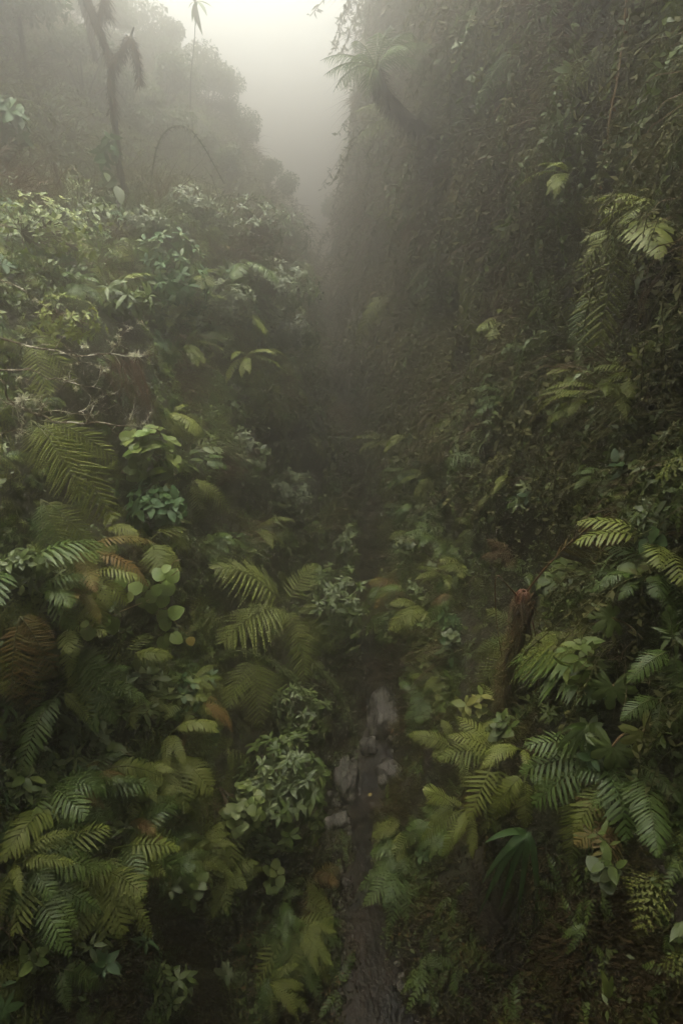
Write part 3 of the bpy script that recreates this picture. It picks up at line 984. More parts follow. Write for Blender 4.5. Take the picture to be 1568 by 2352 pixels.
# right side
hero_fern('large bright fern hanging from the right cliff', (1420, 600), lift=1.0, gap=.95, fronds=[
    (1365, 825, .93, .12, F, 'fern_bright', .68, 15, dict(ang=20, stipe=.05)), (1515, 605, .98, .25, S, 'fern_bright', .30, 26), (1475, 520, 1.0, .2, S, 'fern_bright', .34, 22),
    (1310, 655, .96, .35, F, 'fern_bright', .40, 14), (1325, 565, 1.0, .3, S, 'fern_bright', .34, 18)])
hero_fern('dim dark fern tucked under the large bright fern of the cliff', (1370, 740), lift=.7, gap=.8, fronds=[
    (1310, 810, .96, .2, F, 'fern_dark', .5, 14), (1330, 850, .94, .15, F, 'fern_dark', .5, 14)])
hero_fern('pale hanging fern on the misty part of the right cliff', (1140, 600), lift=.7, gap=.8, fronds=[
    (1110, 765, .96, .15, F, 'fern', .45, 16), (1090, 860, .95, .12, S, 'fern', .2, 26)])
hero_fern('fern with two small fronds at mid height of the right cliff', (1100, 1040), lift=.7, gap=.8, fronds=[
    (1065, 1090, .97, .25, T3, 'fern_dark', .75, 12), (1115, 1075, .98, .25, T3, 'fern_dark', .65, 12)])
hero_fern('fern with fronds arching left at the foot of the misty cliff', (1130, 1230), [
    (1040, 1195, 1.02, .45, S, 'fern', .42, 20), (1040, 1260, .98, .35, F, 'fern', .5, 18), (1060, 1290, .96, .3, F, 'fern_dark', .5, 16), (1140, 1190, 1.02, .3, S, 'fern_dark', .4, 18)])
hero_fern('brown dead fern spread above the tree fern', (1230, 1270), [
    (1095, 1285, .98, .18, T3, 'fern_brown', .6, 18), (1110, 1240, 1.02, .15, F, 'fern_brown', .45, 16), (1160, 1310, .96, .1, F, 'fern_brown', .5, 14)])
hero_fern('wide feathery fern spread behind the tree fern trunk', (1215, 1470), [
    (1095, 1590, .99, .25, F, 'fern', .80, 20), (1110, 1400, 1.04, .25, F, 'fern', .62, 18), (1080, 1520, 1.01, .25, F, 'fern', .70, 20),
    (1325, 1500, 1.06, .15, F, 'fern', .55, 20, dict(stipe=.45)), (1130, 1610, 1.0, .2, F, 'fern', .55, 18)], lift=.12)
hero_fern('wet glossy fern arching right from behind the tree fern trunk', (1225, 1510), [
    (1378, 1612, 1.0, .18, S, 'fern_dark', .42, 30), (1335, 1555, 1.03, .18, S, 'fern_dark', .40, 26)], lift=.15)
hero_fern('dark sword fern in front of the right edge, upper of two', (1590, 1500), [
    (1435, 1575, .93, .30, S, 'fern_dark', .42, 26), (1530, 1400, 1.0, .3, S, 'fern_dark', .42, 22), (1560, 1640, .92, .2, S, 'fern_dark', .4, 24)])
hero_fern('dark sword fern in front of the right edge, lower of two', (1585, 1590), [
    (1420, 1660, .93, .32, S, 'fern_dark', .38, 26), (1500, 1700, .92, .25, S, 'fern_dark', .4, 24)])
hero_fern('fern with a single yellow-green frond above the sword ferns', (1545, 1310), [
    (1462, 1325, .97, .25, S, 'fern_bright', .42, 18), (1480, 1270, 1.0, .3, F, 'fern', .5, 14)])
hero_fern('light green fern spreading toward the stream below the tree fern', (1060, 1730), [
    (930, 1690, 1.03, .30, S, 'fern', .42, 22), (985, 1740, .98, .25, F, 'fern_bright', .55, 18), (1140, 1690, 1.0, .35, F, 'fern_bright', .5, 18),
    (1080, 1820, .95, .25, F, 'fern_bright', .55, 18), (1010, 1650, 1.06, .3, S, 'fern', .4, 20)])
hero_fern('fern with one bright flat frond pointing at the stream', (1085, 1850), [
    (968, 1815, .99, .22, S, 'fern_bright', .46, 24), (980, 1900, .96, .25, S, 'fern', .42, 22)])
hero_fern('fern hanging lowest over the right edge of the stream', (1010, 1880), [
    (900, 1975, .95, .30, S, 'fern_dark', .42, 24), (960, 1965, .95, .25, S, 'fern_dark', .38, 22)])
hero_fern('fern with one narrow frond hanging right above the strap-leaved plant', (1250, 1770), [
    (1205, 1915, .94, .15, S, 'fern', .42, 24), (1110, 1915, .95, .4, S, 'fern', .36, 22), (1290, 1830, .98, .2, S, 'fern_dark', .4, 18)])
hero_fern('fern with a long broad frond hanging to the right of the strap-leaved plant', (1340, 1780), [
    (1310, 1995, .91, .15, S, 'fern', .42, 30), (1375, 1900, .94, .2, S, 'fern_dark', .45, 22)])
hero_fern('dark fern with a long frond hanging near the lower right edge', (1490, 1750), [
    (1510, 1980, .90, .12, S, 'fern_dark', .40, 28), (1440, 1840, .95, .25, S, 'fern_dark', .4, 22), (1568, 1850, .92, .2, S, 'fern_dark', .4, 22)])
hero_fern('curly red-tipped fern frond at the right foot of the gorge', (1070, 1390), [
    (985, 1400, .99, .45, S, 'fern_brown', .42, 18), (970, 1440, .98, .4, S, 'fern_dark', .4, 20), (1050, 1330, 1.03, .4, F, 'fern_dark', .5, 16)])
hero_fern('misty fern with thin fronds high on the right cliff', (1010, 480), lift=.7, gap=.8, fronds=[
    (945, 520, 1.0, .35, S, 'fern', .4, 20), (990, 460, 1.02, .3, S, 'fern', .4, 18)])
hero_fern('misty pale fern half way up the gorge on the right cliff', (930, 690), lift=.7, gap=.8, fronds=[
    (860, 715, 1.0, .4, S, 'fern', .34, 22), (810, 815, .97, .4, S, 'fern', .34, 24), (870, 810, .97, .3, S, 'fern', .4, 22)])
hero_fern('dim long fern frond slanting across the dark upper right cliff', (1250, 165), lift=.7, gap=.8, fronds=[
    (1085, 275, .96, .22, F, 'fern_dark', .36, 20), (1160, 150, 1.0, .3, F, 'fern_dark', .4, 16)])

# ------------------------------------------------------------------ tree fern with bare stalks (right) and leaning tree fern (mist)
def knobbly(mb, P, r0, r1, n=10, amp=.12, fq=9.0):
    P = poly_smooth(P, 5)
    b = len(mb.v)
    k = len(P)
    mb.tube(P, [r0 + (r1 - r0) * i / (k - 1) for i in range(k)], n)
    for i in range(b, len(mb.v)):
        v = Vector(mb.v[i])
        d = noise.noise(v * fq) * amp
        c = P[min((i - b) // n, k - 1)]
        mb.v[i] = tuple(v + (v - c) * d * 3)
    return P

def shaggy(P, r, n, l, w=.004, down=.8):
    """short hanging fibres around a stem"""
    V, Fc = [], []
    for i in range(n):
        p, tg = sample_path(P, random.random())
        a = rdir(); a = (a - tg * a.dot(tg)).normalized()
        q = p + a * r * rnd(.75, 1.05)
        d = (a * rnd(.3, .9) + Vector((0, 0, -down)) + rdir() * .3).normalized() * l * rnd(.4, 1.4)
        s = d.cross(a)
        s = s.normalized() * w if s.length > 1e-6 else Vector((w, 0, 0))
        b = len(V)
        V += [tuple(q - s), tuple(q + s), tuple(q + d * .55 + a * l * .1 - s * .6), tuple(q + d * .55 + a * l * .1 + s * .6), tuple(q + d)]
        Fc += [(b, b + 1, b + 3, b + 2), (b + 2, b + 3, b + 4)]
    return V, Fc

def tree_fern_near():
    B, nr = out_from(1148, 1668, 0.02)
    B = B - Vector((0, 0, .05))
    Tp = at(1200, 1372, B.y * .97)
    root = empty('tree_fern', B, 'tree fern with mossy brown trunk, red crown knob and bare drooping stalks', 'tree fern')
    mb = MB()
    P = knobbly(mb, [Vector((0, 0, -.15)), (Tp - B) * .35 + Vector((-.02, 0, 0)), (Tp - B) * .7 + Vector((.02, 0, 0)), Tp - B], .15, .085, 12, .12, 8)
    link('trunk', mb.mesh('trunk', M['fern_trunk']), root)
    v, f = shaggy(P, .125, 1500, .12, .006)
    ms = link('moss', mesh_from('moss', v, f, M['strand_brown']), root); ms["kind"] = 'stuff'
    v, f = shaggy(P[:int(len(P) * .75)], .13, 900, .15, .007)
    ms = link('moss', mesh_from('moss', v, f, M['moss']), root); ms["kind"] = 'stuff'
    mb = MB()
    for k in range(110):        # stubs of fallen fronds
        p, tg = sample_path(P, rnd(.25, .98))
        q = rdir(); q = (q - tg * q.dot(tg)).normalized()
        mb.tube([p + q * .07, p + q * .13 + Vector((0, 0, .03)), p + q * rnd(.14, .20) + Vector((0, 0, rnd(.02, .10)))], [.022, .018, .008], 5)
    sb = link('frond_stubs', mb.mesh('frond_stubs', M['fern_trunk']), root); sb["kind"] = 'stuff'
    mb = MB()
    top = Tp - B
    for k in range(9):
        a = k * .7
        d = Vector((math.cos(a) * .07, math.sin(a) * .07, 0))
        mb.tube(bez(top + d * .7 - Vector((0, 0, .10)), top + d * 1.6 + Vector((0, 0, .05)), top + d * .35 + Vector((0, 0, .10)), 8), [.034, .036, .036, .034, .032, .03, .028, .022, .012], 7)
    link('crown_knob', mb.mesh('crown_knob', M['stalk_red']), root)
    Y = Tp.y
    # the one living frond, its leaflets only on the outer half
    S0, S1, S2 = Tp, clear(1310, 1215, Y * 1.0, .5), clear(1480, 1135, Y * .97, .55)
    add_frond(root, B, S0, S1, S2, 'feather', 'fern_old', .95, 15, stipe=.36, r=.016, ang=8, droop=.75, stalk='stalk_red', face=Vector((-.1, -.5, .85)), label='yellow-green living frond on a long red stalk')
    def stalk(pts, r, mat):
        P = poly_smooth([at(px, py, Y * d) - B for px, py, d in pts], 5)
        mb = MB(); mb.tube(P, [r * (1 - .6 * i / (len(P) - 1)) for i in range(len(P))], 5)
        link('bare_stalk', mb.mesh('bare_stalk', M[mat]), root)
    stalk([(1190, 1372, 1), (1165, 1345, .99), (1142, 1322, .98), (1136, 1350, .975), (1140, 1430, .965), (1152, 1510, .96)], .012, 'stalk_red')
    stalk([(1206, 1378, .99), (1225, 1440, .97), (1238, 1510, .955), (1228, 1600, .95), (1226, 1660, .95)], .013, 'stalk_red')
    stalk([(1204, 1378, .99), (1218, 1450, .965), (1232, 1540, .95), (1222, 1620, .945)], .011, 'twig')
    stalk([(1210, 1376, .995), (1250, 1430, .985), (1300, 1520, .97), (1345, 1590, .965)], .011, 'stalk_red')
    stalk([(1194, 1380, .985), (1198, 1440, .95), (1180, 1540, .94), (1160, 1620, .94)], .010, 'twig')
    stalk([(1232, 1560, .95), (1252, 1590, .948), (1262, 1625, .948)], .006, 'stalk_tan')
    return root
tree_fern_near()

def tree_fern_mist():
    Bp, nr = out_from(1015, 335, -.1)
    Y = Bp.y
    Tp = at(862, 160, Y * .88)
    root = empty('tree_fern', Bp, 'leaning tree fern jutting from the right cliff into the bright mist', 'tree fern')
    mb = MB()
    P = knobbly(mb, [Vector((0, 0, 0)), at(965, 300, Y * .97) - Bp, at(915, 255, Y * .93) - Bp, at(876, 205, Y * .90) - Bp, Tp - Bp], .19, .065, 12, .10, 5)
    link('trunk', mb.mesh('trunk', M['bark']), root)
    v, f = shaggy(P, .11, 2200, .22, .007)
    ms = link('moss', mesh_from('moss', v, f, M['moss_brown']), root); ms["kind"] = 'stuff'
    for tx, ty, df, ar, wd in ((742, 175, .98, .30, .5), (765, 212, .97, .4, .45), (805, 100, 1.02, .5, .5), (870, 75, 1.06, .3, .5), (960, 85, 1.05, .40, .5), (985, 160, 1.03, .35, .5), (930, 110, .95, .4, .5), (800, 150, 1.08, .35, .5), (735, 140, 1.0, .3, .45), (900, 60, 1.0, .4, .5), (1000, 110, .98, .4, .5), (840, 235, .96, .45, .5)):
        T = at(tx, ty, Tp.y * df)
        ln = (T - Tp).length
        C = (Tp + T) * .5 + Vector((0, 0, ar * ln))
        add_frond(root, Bp, Tp, C, T, 'feather', 'fern_dark', wd * 1.5 * ln, 24, stipe=.05, r=.014, face=Vector((0, -.45, .9)), ang=15, droop=.3)
tree_fern_mist()
hero_fern('misty fern drooping below the leaning tree fern', (960, 290), [
    (805, 265, .96, .25, F, 'fern', .42, 20), (815, 330, .95, .2, F, 'fern', .42, 20), (840, 250, 1.0, .3, F, 'fern', .4, 18)], lift=.3)

# ------------------------------------------------------------------ shrubs
def shrub(name, label, cat, B, C, rad, nt, per, ll, shape, mat, group=None, single=True, stem='twig', up=.5, open_=.35, spread=1.0, alt=None, fork=5):
    """B base, C crown centre, rad crown radii; nt twig tips carrying `per` leaves each"""
    B, C = Vector(B), Vector(C)
    root = empty(name, B, label, cat, group)
    mb = MB()
    hubs = []
    tw = .010 * max(rad) + .004
    for k in range(fork):
        d = rdir(); d.z = abs(d.z) * .6
        h = C + Vector((d.x * rad[0], d.y * rad[1], d.z * rad[2])) * .45 - B
        mid = (h * .5) + Vector((rnd(-.1, .1), rnd(-.1, .1), .15)) * max(rad)
        P = bez((0, 0, -.05), mid, h, 8)
        mb.tube(P, [tw * (1.6 - i / 10) for i in range(len(P))], 5)
        hubs.append(h)
    items = []
    nt, ll = int(nt * 1.5), ll * .74
    for k in range(nt):
        d = rdir()
        view = (CAM - C).normalized()
        if d.dot(view) < -.25: d = -d
        rr = random.random() ** .45
        t = C + Vector((d.x * rad[0], d.y * rad[1], d.z * rad[2])) * rr - B
        h = min(hubs, key=lambda q: (q - t).length)
        m = (h + t) * .5 + Vector((0, 0, -.06 * max(rad)))
        P = bez(h, m, t, 5)
        mb.tube(P, [tw * (.55 - .07 * i) for i in range(len(P))], 3)
        ax = ((t - h).normalized() + d * .6 + Vector((0, 0, up))).normalized()
        s0 = ax.orthogonal().normalized(); s1 = ax.cross(s0)
        a0 = rnd(0, 6.28)
        for j in range(per):
            a = a0 + j * 2.4
            q = t - ax * ll * .16 * (j // 3) * rnd(.7, 1.3)
            dd = (s0 * math.cos(a) + s1 * math.sin(a)) * spread + ax * rnd(.15, .75) + Vector((0, 0, -.12))
            l = ll * rnd(.65, 1.2)
            items.append(basis(q, dd, ax + Vector((0, 0, .5)) + rdir() * open_, l))
    st = link('stem', mb.mesh('stem', M[stem]), root)
    if single:
        for i, Mx in enumerate(items[:300]):
            mt = mat if not alt or random.random() > alt[1] else alt[0]
            link('leaf', leafmesh(shape, mt), root, Mx)
        items = items[300:]
    if items:
        T = {'round': T_ROUND, 'oval': T_OVAL, 'lance': T_LANCE, 'long': T_LONG, 'tiny': T_TINY}[shape]
        v, f = join_copies([T], [(0, m) for m in items])
        o = link('foliage', mesh_from('foliage', v, f, M[mat]), root); o["kind"] = 'stuff'
    return root

def shrub_px(name, label, cat, base, centre, depth, rpx, nt, per, lpx, shape, mat, **kw):
    """centre px; depth factor on the base depth; radii and leaf length given in photo pixels at that depth"""
    Bp, nr = out_from(base[0], base[1], .0)
    dep = (at(centre[0], centre[1], Bp.y * depth) - CAM).dot(Vector((0, CP, -SP)))
    C = clear(centre[0], centre[1], Bp.y * depth, .2 + .75 * min(rpx) * dep / LENS * 24.0 / 1568)
    dep = (C - CAM).dot(Vector((0, CP, -SP)))
    s = dep / LENS * 24.0 / 1568
    return shrub(name, label, cat, Bp, C, (rpx[0] * s, (rpx[0] + rpx[1]) * .42 * s, rpx[1] * s), nt, per, lpx * s, shape, mat, **kw)

shrub_px('shrub', 'dense shrub with whorls of lance-shaped leaves leaning over the stream', 'shrub', (560, 1760), (648, 1830), .97, (112, 170), 110, 6, 36, 'lance', 'leaf', alt=('leaf_mid', .12))
shrub_px('shrub', 'shrub of round shiny leaves beside the dense shrub above the stream', 'shrub', (500, 1800), (545, 1870), .96, (58, 75), 24, 4, 30, 'round', 'leaf_mid')
shrub_px('shrub', 'hazy whorl-leaved shrub on the brink of the dark gap', 'shrub', (720, 1440), (775, 1420), 1.0, (85, 150), 70, 6, 26, 'lance', 'leaf')
shrub_px('shrub', 'small hazy shrub standing up at the head of the dark gap', 'shrub', (770, 1320), (795, 1260), 1.0, (38, 60), 26, 6, 20, 'lance', 'leaf')
shrub_px('shrub', 'grey-green shrub between the triangular fern frond and the arching shoots', 'shrub', (640, 1600), (690, 1640), .99, (75, 90), 50, 6, 25, 'lance', 'leaf', alt=('leaf_grey', .3))
shrub_px('shrub', 'misty rounded shrub on the left slope below the overhanging spur', 'shrub', (560, 1100), (575, 1050), .99, (75, 85), 50, 6, 21, 'lance', 'leaf_grey')
shrub_px('shrub', 'misty shrub sloping down from the rounded shrub toward the gap', 'shrub', (640, 1150), (665, 1140), 1.0, (65, 70), 48, 6, 19, 'lance', 'leaf_grey')
shrub_px('shrub', 'shrub with light round leaves beneath the lowest lichen branch', 'shrub', (310, 1060), (345, 1050), .97, (62, 75), 26, 4, 40, 'round', 'leaf_mid', alt=('leaf_bright', .4))
shrub_px('shrub', 'shrub with big dark glossy leaves to the right of the large light fern', 'shrub', (320, 1150), (355, 1165), .97, (75, 60), 30, 6, 42, 'oval', 'leaf_gloss')
shrub_px('shrub', 'shrub with big drooping glossy leaves at mid height above the lichen branches', 'shrub', (380, 620), (395, 640), .98, (90, 105), 48, 6, 32, 'lance', 'leaf_gloss', alt=('leaf', .3))
shrub_px('shrub', 'column of glossy leaves hanging below the big-leaved shrub', 'shrub', (450, 760), (450, 790), .98, (22, 75), 26, 6, 22, 'oval', 'leaf')
shrub_px('shrub', 'light yellow-green shrub in the upper left, near the edge', 'shrub', (70, 560), (85, 535), .97, (150, 85), 60, 5, 22, 'oval', 'leaf_mid', alt=('fern_bright', .5))
shrub_px('shrub', 'bright green shrub with divided leaves just above the lichen branches', 'shrub', (130, 720), (140, 735), .97, (105, 60), 50, 6, 22, 'lance', 'fern_bright', alt=('leaf_bright', .15))
shrub_px('shrub', 'deep green shrub with finger-like leaves under the light yellow-green shrub', 'shrub', (290, 690), (285, 690), .98, (70, 45), 14, 6, 58, 'long', 'leaf')
shrub_px('shrub', 'dark leafy shrub low between the ferns of the left edge', 'shrub', (30, 1290), (45, 1300), .97, (60, 45), 18, 5, 34, 'oval', 'leaf')
shrub_px('shrub', 'dark shrub with oval leaves beside the pale round-leaved spray', 'shrub', (220, 1390), (225, 1400), .97, (45, 40), 10, 5, 30, 'oval', 'leaf')
shrub_px('shrub', 'small shiny shrub in the middle of the left bank under the yellow leaf', 'shrub', (420, 1590), (420, 1600), .97, (50, 50), 14, 5, 36, 'oval', 'leaf_gloss', alt=('leaf_mid', .4))
shrub_px('shrub', 'dark green shrub with whorled leaves in the lower left corner', 'shrub', (380, 2290), (400, 2260), .97, (45, 70), 12, 5, 40, 'lance', 'leaf')
shrub_px('shrub', 'whorl-leaved shrub just behind the crown of the tree fern', 'shrub', (1290, 1380), (1285, 1350), .99, (70, 75), 24, 6, 44, 'oval', 'leaf', alt=('leaf_mid', .35))
shrub_px('shrub', 'light green broad-leaved plant to the right of the tree fern', 'shrub', (1360, 1530), (1345, 1510), .97, (48, 50), 9, 4, 56, 'oval', 'leaf_mid', alt=('leaf_bright', .2))
shrub_px('shrub', 'sprig of yellow-green spotted leaves at the foot of the tree fern', 'shrub', (1100, 1650), (1095, 1625), .97, (36, 42), 5, 4, 44, 'oval', 'leaf_spotted', alt=('leaf_mid', .3))
shrub_px('shrub', 'pale leaved shrub standing alone in the mist beyond the tree fern', 'shrub', (950, 1290), (945, 1260), .99, (50, 28), 14, 6, 24, 'oval', 'leaf_grey', alt=('leaf_mid', .3))
shrub_px('shrub', 'slim shrub with hanging oval leaves beside the small waterfall', 'shrub', (960, 1570), (950, 1560), .99, (30, 40), 9, 5, 30, 'oval', 'leaf')
shrub_px('shrub', 'star-shaped light green plant to the right of the tree fern foot', 'shrub', (1255, 1660), (1268, 1640), .96, (16, 14), 3, 10, 34, 'long', 'leaf_mid')
shrub_px('shrub', 'small plant with two round leaves below the tree fern trunk', 'shrub', (1205, 1620), (1205, 1630), .97, (18, 26), 3, 3, 34, 'oval', 'leaf_mid')
shrub_px('shrub', 'tufted shrub of narrow yellow-green leaves at the right edge of the cliff', 'shrub', (1500, 810), (1490, 810), .97, (36, 40), 12, 12, 34, 'long', 'fern_bright')
shrub_px('shrub', 'green shrub of narrow leaves against the right edge below the hanging fern', 'shrub', (1560, 760), (1548, 745), .97, (40, 70), 20, 12, 36, 'long', 'leaf_mid')
shrub_px('shrub', 'dim shrub of narrow leaves at the right edge above the yellow frond', 'shrub', (1530, 1190), (1500, 1200), .98, (60, 40), 16, 9, 34, 'long', 'leaf')
shrub_px('shrub', 'dark green small-leaved shrub at the right edge, mid height', 'shrub', (1555, 1080), (1545, 1090), .98, (35, 70), 22, 6, 26, 'oval', 'leaf')

# misty fine-twigged shrubs on the spur, their leaves too fine to pick apart
spur = [((520, 520), (560, 520), 1.0, (120, 70), 150, 18, 'rounded misty shrub crowning the overhanging spur'),
        ((640, 600), (650, 550), .98, (70, 70), 110, 17, 'fine-twigged misty shrub at the outer tip of the spur'),
        ((440, 500), (430, 480), 1.0, (70, 55), 90, 18, 'thin-twigged shrub to the right of the mossy trunk'),
        ((600, 680), (640, 670), .97, (100, 70), 130, 18, 'misty shrub hanging on the face of the spur'),
        ((620, 790), (670, 770), .97, (70, 50), 90, 17, 'lowest misty shrub hanging under the spur'),
        ((520, 740), (530, 700), .98, (60, 60), 90, 18, 'hazy shrub tucked into the side of the spur'),
        ((330, 530), (330, 520), .98, (60, 45), 80, 20, 'brown-tinged shrub at the foot of the mossy trunk')]
for b, c, d, r, nt, lp, lab in spur:
    shrub_px('shrub', lab, 'shrub', b, c, d, r, nt, 6, lp, 'lance', 'leaf_grey', group='misty shrubs of the spur', single=False)

# ------------------------------------------------------------------ rocks in the stream
def rock_mesh(rx, ry, rz, seed):
    V, Fc = [], []
    nu, nv = (18, 12) if seed < 20 else (7, 5)
    sd = Vector((seed * 7.3, seed * 1.7, seed * 3.1))
    for j in range(nv + 1):
        th = math.pi * j / nv
        for i in range(nu):
            ph = 2 * math.pi * i / nu
            d = Vector((math.sin(th) * math.cos(ph), math.sin(th) * math.sin(ph), math.cos(th)))
            k = 1 + .42 * noise.fractal(d * 1.3 + sd, 1.0, 2.0, 3) + .10 * noise.noise(d * 5 + sd)
            c = max(abs(d.x), abs(d.y), abs(d.z))
            k *= .72 + .28 / c
            V.append((d.x * rx * k, d.y * ry * k, d.z * rz * k))
    for j in range(nv):
        for i in range(nu):
            a, b = j * nu + i, j * nu + (i + 1) % nu
            Fc.append((a, b, b + nu, a + nu))
    return mesh_from('rock', V, Fc, M['rock'])

def on_stream(px, py, dz=.1):
    d = ray(px, py)
    best = None
    for i in range(400):
        y = 2 + i * .05
        p = CAM + d * (y / d.y)
        a, b = stream_edges(y)
        if p.z <= (a[1] + b[1]) / 2 + dz: return p
    return p
for k, (px, py, hw, hh, hz, lab) in enumerate([
        (795, 1790, 30, 62, .30, 'pale wet boulder standing in the stream below the arching shoots'),
        (880, 1640, 36, 75, .40, 'tall hazy rock slab at the head of the stream'),
        (893, 1775, 30, 36, .22, 'grey broken rock on the right side of the stream beside the pale boulder'),
        (845, 1715, 22, 26, .18, 'dark rock between the pale boulder and the tall slab'),
        (772, 1888, 30, 20, .12, 'low dark rock at the water edge below the pale boulder'),
        (868, 2010, 16, 40, .15, 'dark rock where the right bank juts into the stream'),
        (905, 1700, 18, 18, .15, 'small grey rock right under the tall slab')]):
    p = on_stream(px, py, .08)
    s = (p - CAM).dot(Vector((0, CP, -SP))) / LENS * 24 / 1568
    o = link('rock', rock_mesh(hw * s, hh * s * .8, hz, k + 1.0))
    o.location = p
    o.rotation_euler = (rnd(-.3, .1), rnd(-.2, .2), rnd(-.4, .4))
    tag(o, lab, 'rock', 'rocks in the stream')
def gravel():
    ms = []
    for k in range(4):
        me = rock_mesh(1, 1, .6, 20 + k)
        ms.append(([v.co.copy() for v in me.vertices][::1], [tuple(p.vertices) for p in me.polygons]))
    items = []
    for i in range(260):
        y = rnd(2.2, 11)
        l, r = stream_edges(y)
        u = random.choice((-1, 1))
        x = (l[0] if u < 0 else r[0]) + u * abs(random.gauss(0, .16)) - u * rnd(0, .12)
        zz = (l[1] + r[1]) / 2
        q = bvh_l.find_nearest(Vector((x, y, zz)))[0] if u < 0 else bvh_r.find_nearest(Vector((x, y, zz)))[0]
        s = .02 + .07 * random.random() ** 2.5
        items.append((random.randrange(4), Matrix.Translation((x, y, max(zz + .01, q.z))) @ Euler((rnd(-.4, .4), rnd(-.4, .4), rnd(0, 6))).to_matrix().to_4x4() @ Matrix.Diagonal((s, s * rnd(.7, 1.4), s, 1))))
    v, f = join_copies(ms, items)
    tag(link('gravel', mesh_from('gravel', v, f, M['rock'])), 'wet stones and gravel along both edges of the stream', None, None, 'stuff')
gravel()
for px, py, dz, lab in ((893, 1652, .36, 'tiny yellow fallen leaf lying on the tall rock slab'), (845, 1828, .12, 'tiny yellow fallen leaf on the water beside the pale boulder')):
    p = on_stream(px, py, dz)
    o = link('fallen_leaf', leafmesh('oval', 'leaf_yellow'), None, basis(p, (.7, .5, .1), (0, -.3, 1), .10))
    tag(o, lab, 'leaf')

# ------------------------------------------------------------------ sprays and single plants
def depth_of(px, py, gap=.5):
    h = hit(px, py)
    return (CAM + ray(px, py).normalized() * (h[2] - gap)).y

def px_path(pts, gap=.5, Y=None):
    return [clear(x, y, Y if Y else 1e3, gap) if Y is None else at(x, y, Y) for x, y in pts]

def px_size(p):
    return (Vector(p) - CAM).dot(Vector((0, CP, -SP))) / LENS * 24 / 1568

def light_spray():
    Y = depth_of(350, 1370, .8)
    B = hit(415, 1285)[0]
    root = empty('spray_of_leaves', B, 'spray of pale round leaves on thin stems in the middle of the left bank', 'branch')
    mb = MB()
    stems = [[(400, 1290), (372, 1330), (350, 1372), (312, 1390), (252, 1416), (196, 1446)], [(350, 1372), (362, 1405), (378, 1448), (398, 1466)], [(372, 1380), (402, 1428), (430, 1456)], [(372, 1330), (390, 1325), (410, 1310)]]
    for i, st in enumerate(stems):
        P = poly_smooth([clear(x, y, Y, .6) - B for x, y in st], 5)
        if i == 0: P = [Vector((0, 0, 0))] + P
        mb.tube(P, [.008 * (1 - .6 * k / len(P)) for k in range(len(P))], 5)
    link('stem', mb.mesh('stem', M['stalk_tan']), root)
    L = [(365, 1318, 38, -40), (398, 1322, 38, 20), (382, 1305, 24, 60), (275, 1338, 40, -90), (310, 1350, 38, -60), (330, 1345, 34, 170), (345, 1372, 36, -130), (360, 1355, 32, 40), (385, 1350, 42, 20), (372, 1380, 40, 200), (348, 1392, 42, 190), (318, 1328, 24, -30), (295, 1372, 30, -110), (325, 1385, 26, 160),
         (238, 1424, 38, -60), (258, 1438, 44, 160), (194, 1433, 22, -80), (202, 1456, 40, 190), (376, 1420, 42, -150), (404, 1406, 40, 60), (380, 1436, 34, 180), (390, 1468, 34, 200), (374, 1478, 36, 210), (406, 1466, 34, 120)]
    for x, y, s, a in L:
        p = clear(x, y, Y - rnd(0, .08), .62)
        right, up = Vector((1, 0, 0)), Vector((0, SP, CP))
        d = right * math.sin(R(a)) + up * math.cos(R(a))
        nrm = (CAM - p).normalized() + Vector((0, 0, .5)) + rdir() * .25
        l = s * px_size(p)
        link('leaf', leafmesh('round', 'leaf_bright' if random.random() < .75 else 'leaf_mid'), root, basis(p - B - d * l * .5, d, nrm, l))
    p = clear(435, 1462, Y, .62)
    y = link('leaf', leafmesh('round', 'leaf_yellow'), root, basis(p - B, Vector((.2, -.3, -.6)), CAM - p, 24 * px_size(p)))
    y["label"] = 'single yellow leaf at the end of the spray'
light_spray()

def blade_plant(name, label, cat, c, tips, w, mat, gap=.45, fold=.25, arch=.35):
    C = clear(c[0], c[1], 1e3, gap)
    root = empty(name, C, label, cat)
    for tx, ty in tips:
        T = clear(tx, ty, C.y * .97, gap * .8)
        ln = (T - C).length
        P = bez((0, 0, 0), (T - C) * .45 + Vector((0, 0, arch * ln)) + (CAM - C).normalized() * .15 * ln, T - C, 10)
        V, Fc = [], []
        ww = w * px_size(C)
        for i, p in enumerate(P):
            t = i / 10
            tg = (P[min(i + 1, 10)] - P[max(i - 1, 0)]).normalized()
            sd = tg.cross(CAM - C).normalized()
            h = ww * .5 * min(1, .5 + 3 * t) * (1 - t ** 3) + .001
            n = sd.cross(tg)
            V += [tuple(p - sd * h + n * fold * h), tuple(p), tuple(p + sd * h + n * fold * h)]
        for i in range(10):
            a = 3 * i
            Fc += [(a, a + 1, a + 4, a + 3), (a + 1, a + 2, a + 5, a + 4)]
        link('blade', mesh_from('blade', V, Fc, M[mat]), root)
    return root
blade_plant('strap_leaved_plant', 'strap-leaved plant with long glossy blades hanging over the dark right bank', 'plant', (1208, 1912),
            [(1112, 1936), (1102, 2036), (1094, 2112), (1144, 2098), (1186, 2116), (1230, 2134), (1150, 1980)], 15, 'leaf_gloss', gap=.75)
blade_plant('strap_leaved_plant', 'fan of narrow green blades between the ferns right of the tree fern foot', 'plant', (1345, 1665),
            [(1252, 1765), (1262, 1735), (1280, 1770), (1300, 1765), (1325, 1760), (1262, 1700), (1350, 1740)], 9, 'fern_dark')
blade_plant('strap_leaved_plant', 'plant with two short upright blades in the dark lower right', 'plant', (1395, 2290), [(1378, 2225), (1405, 2240)], 14, 'leaf_mid', arch=.1)
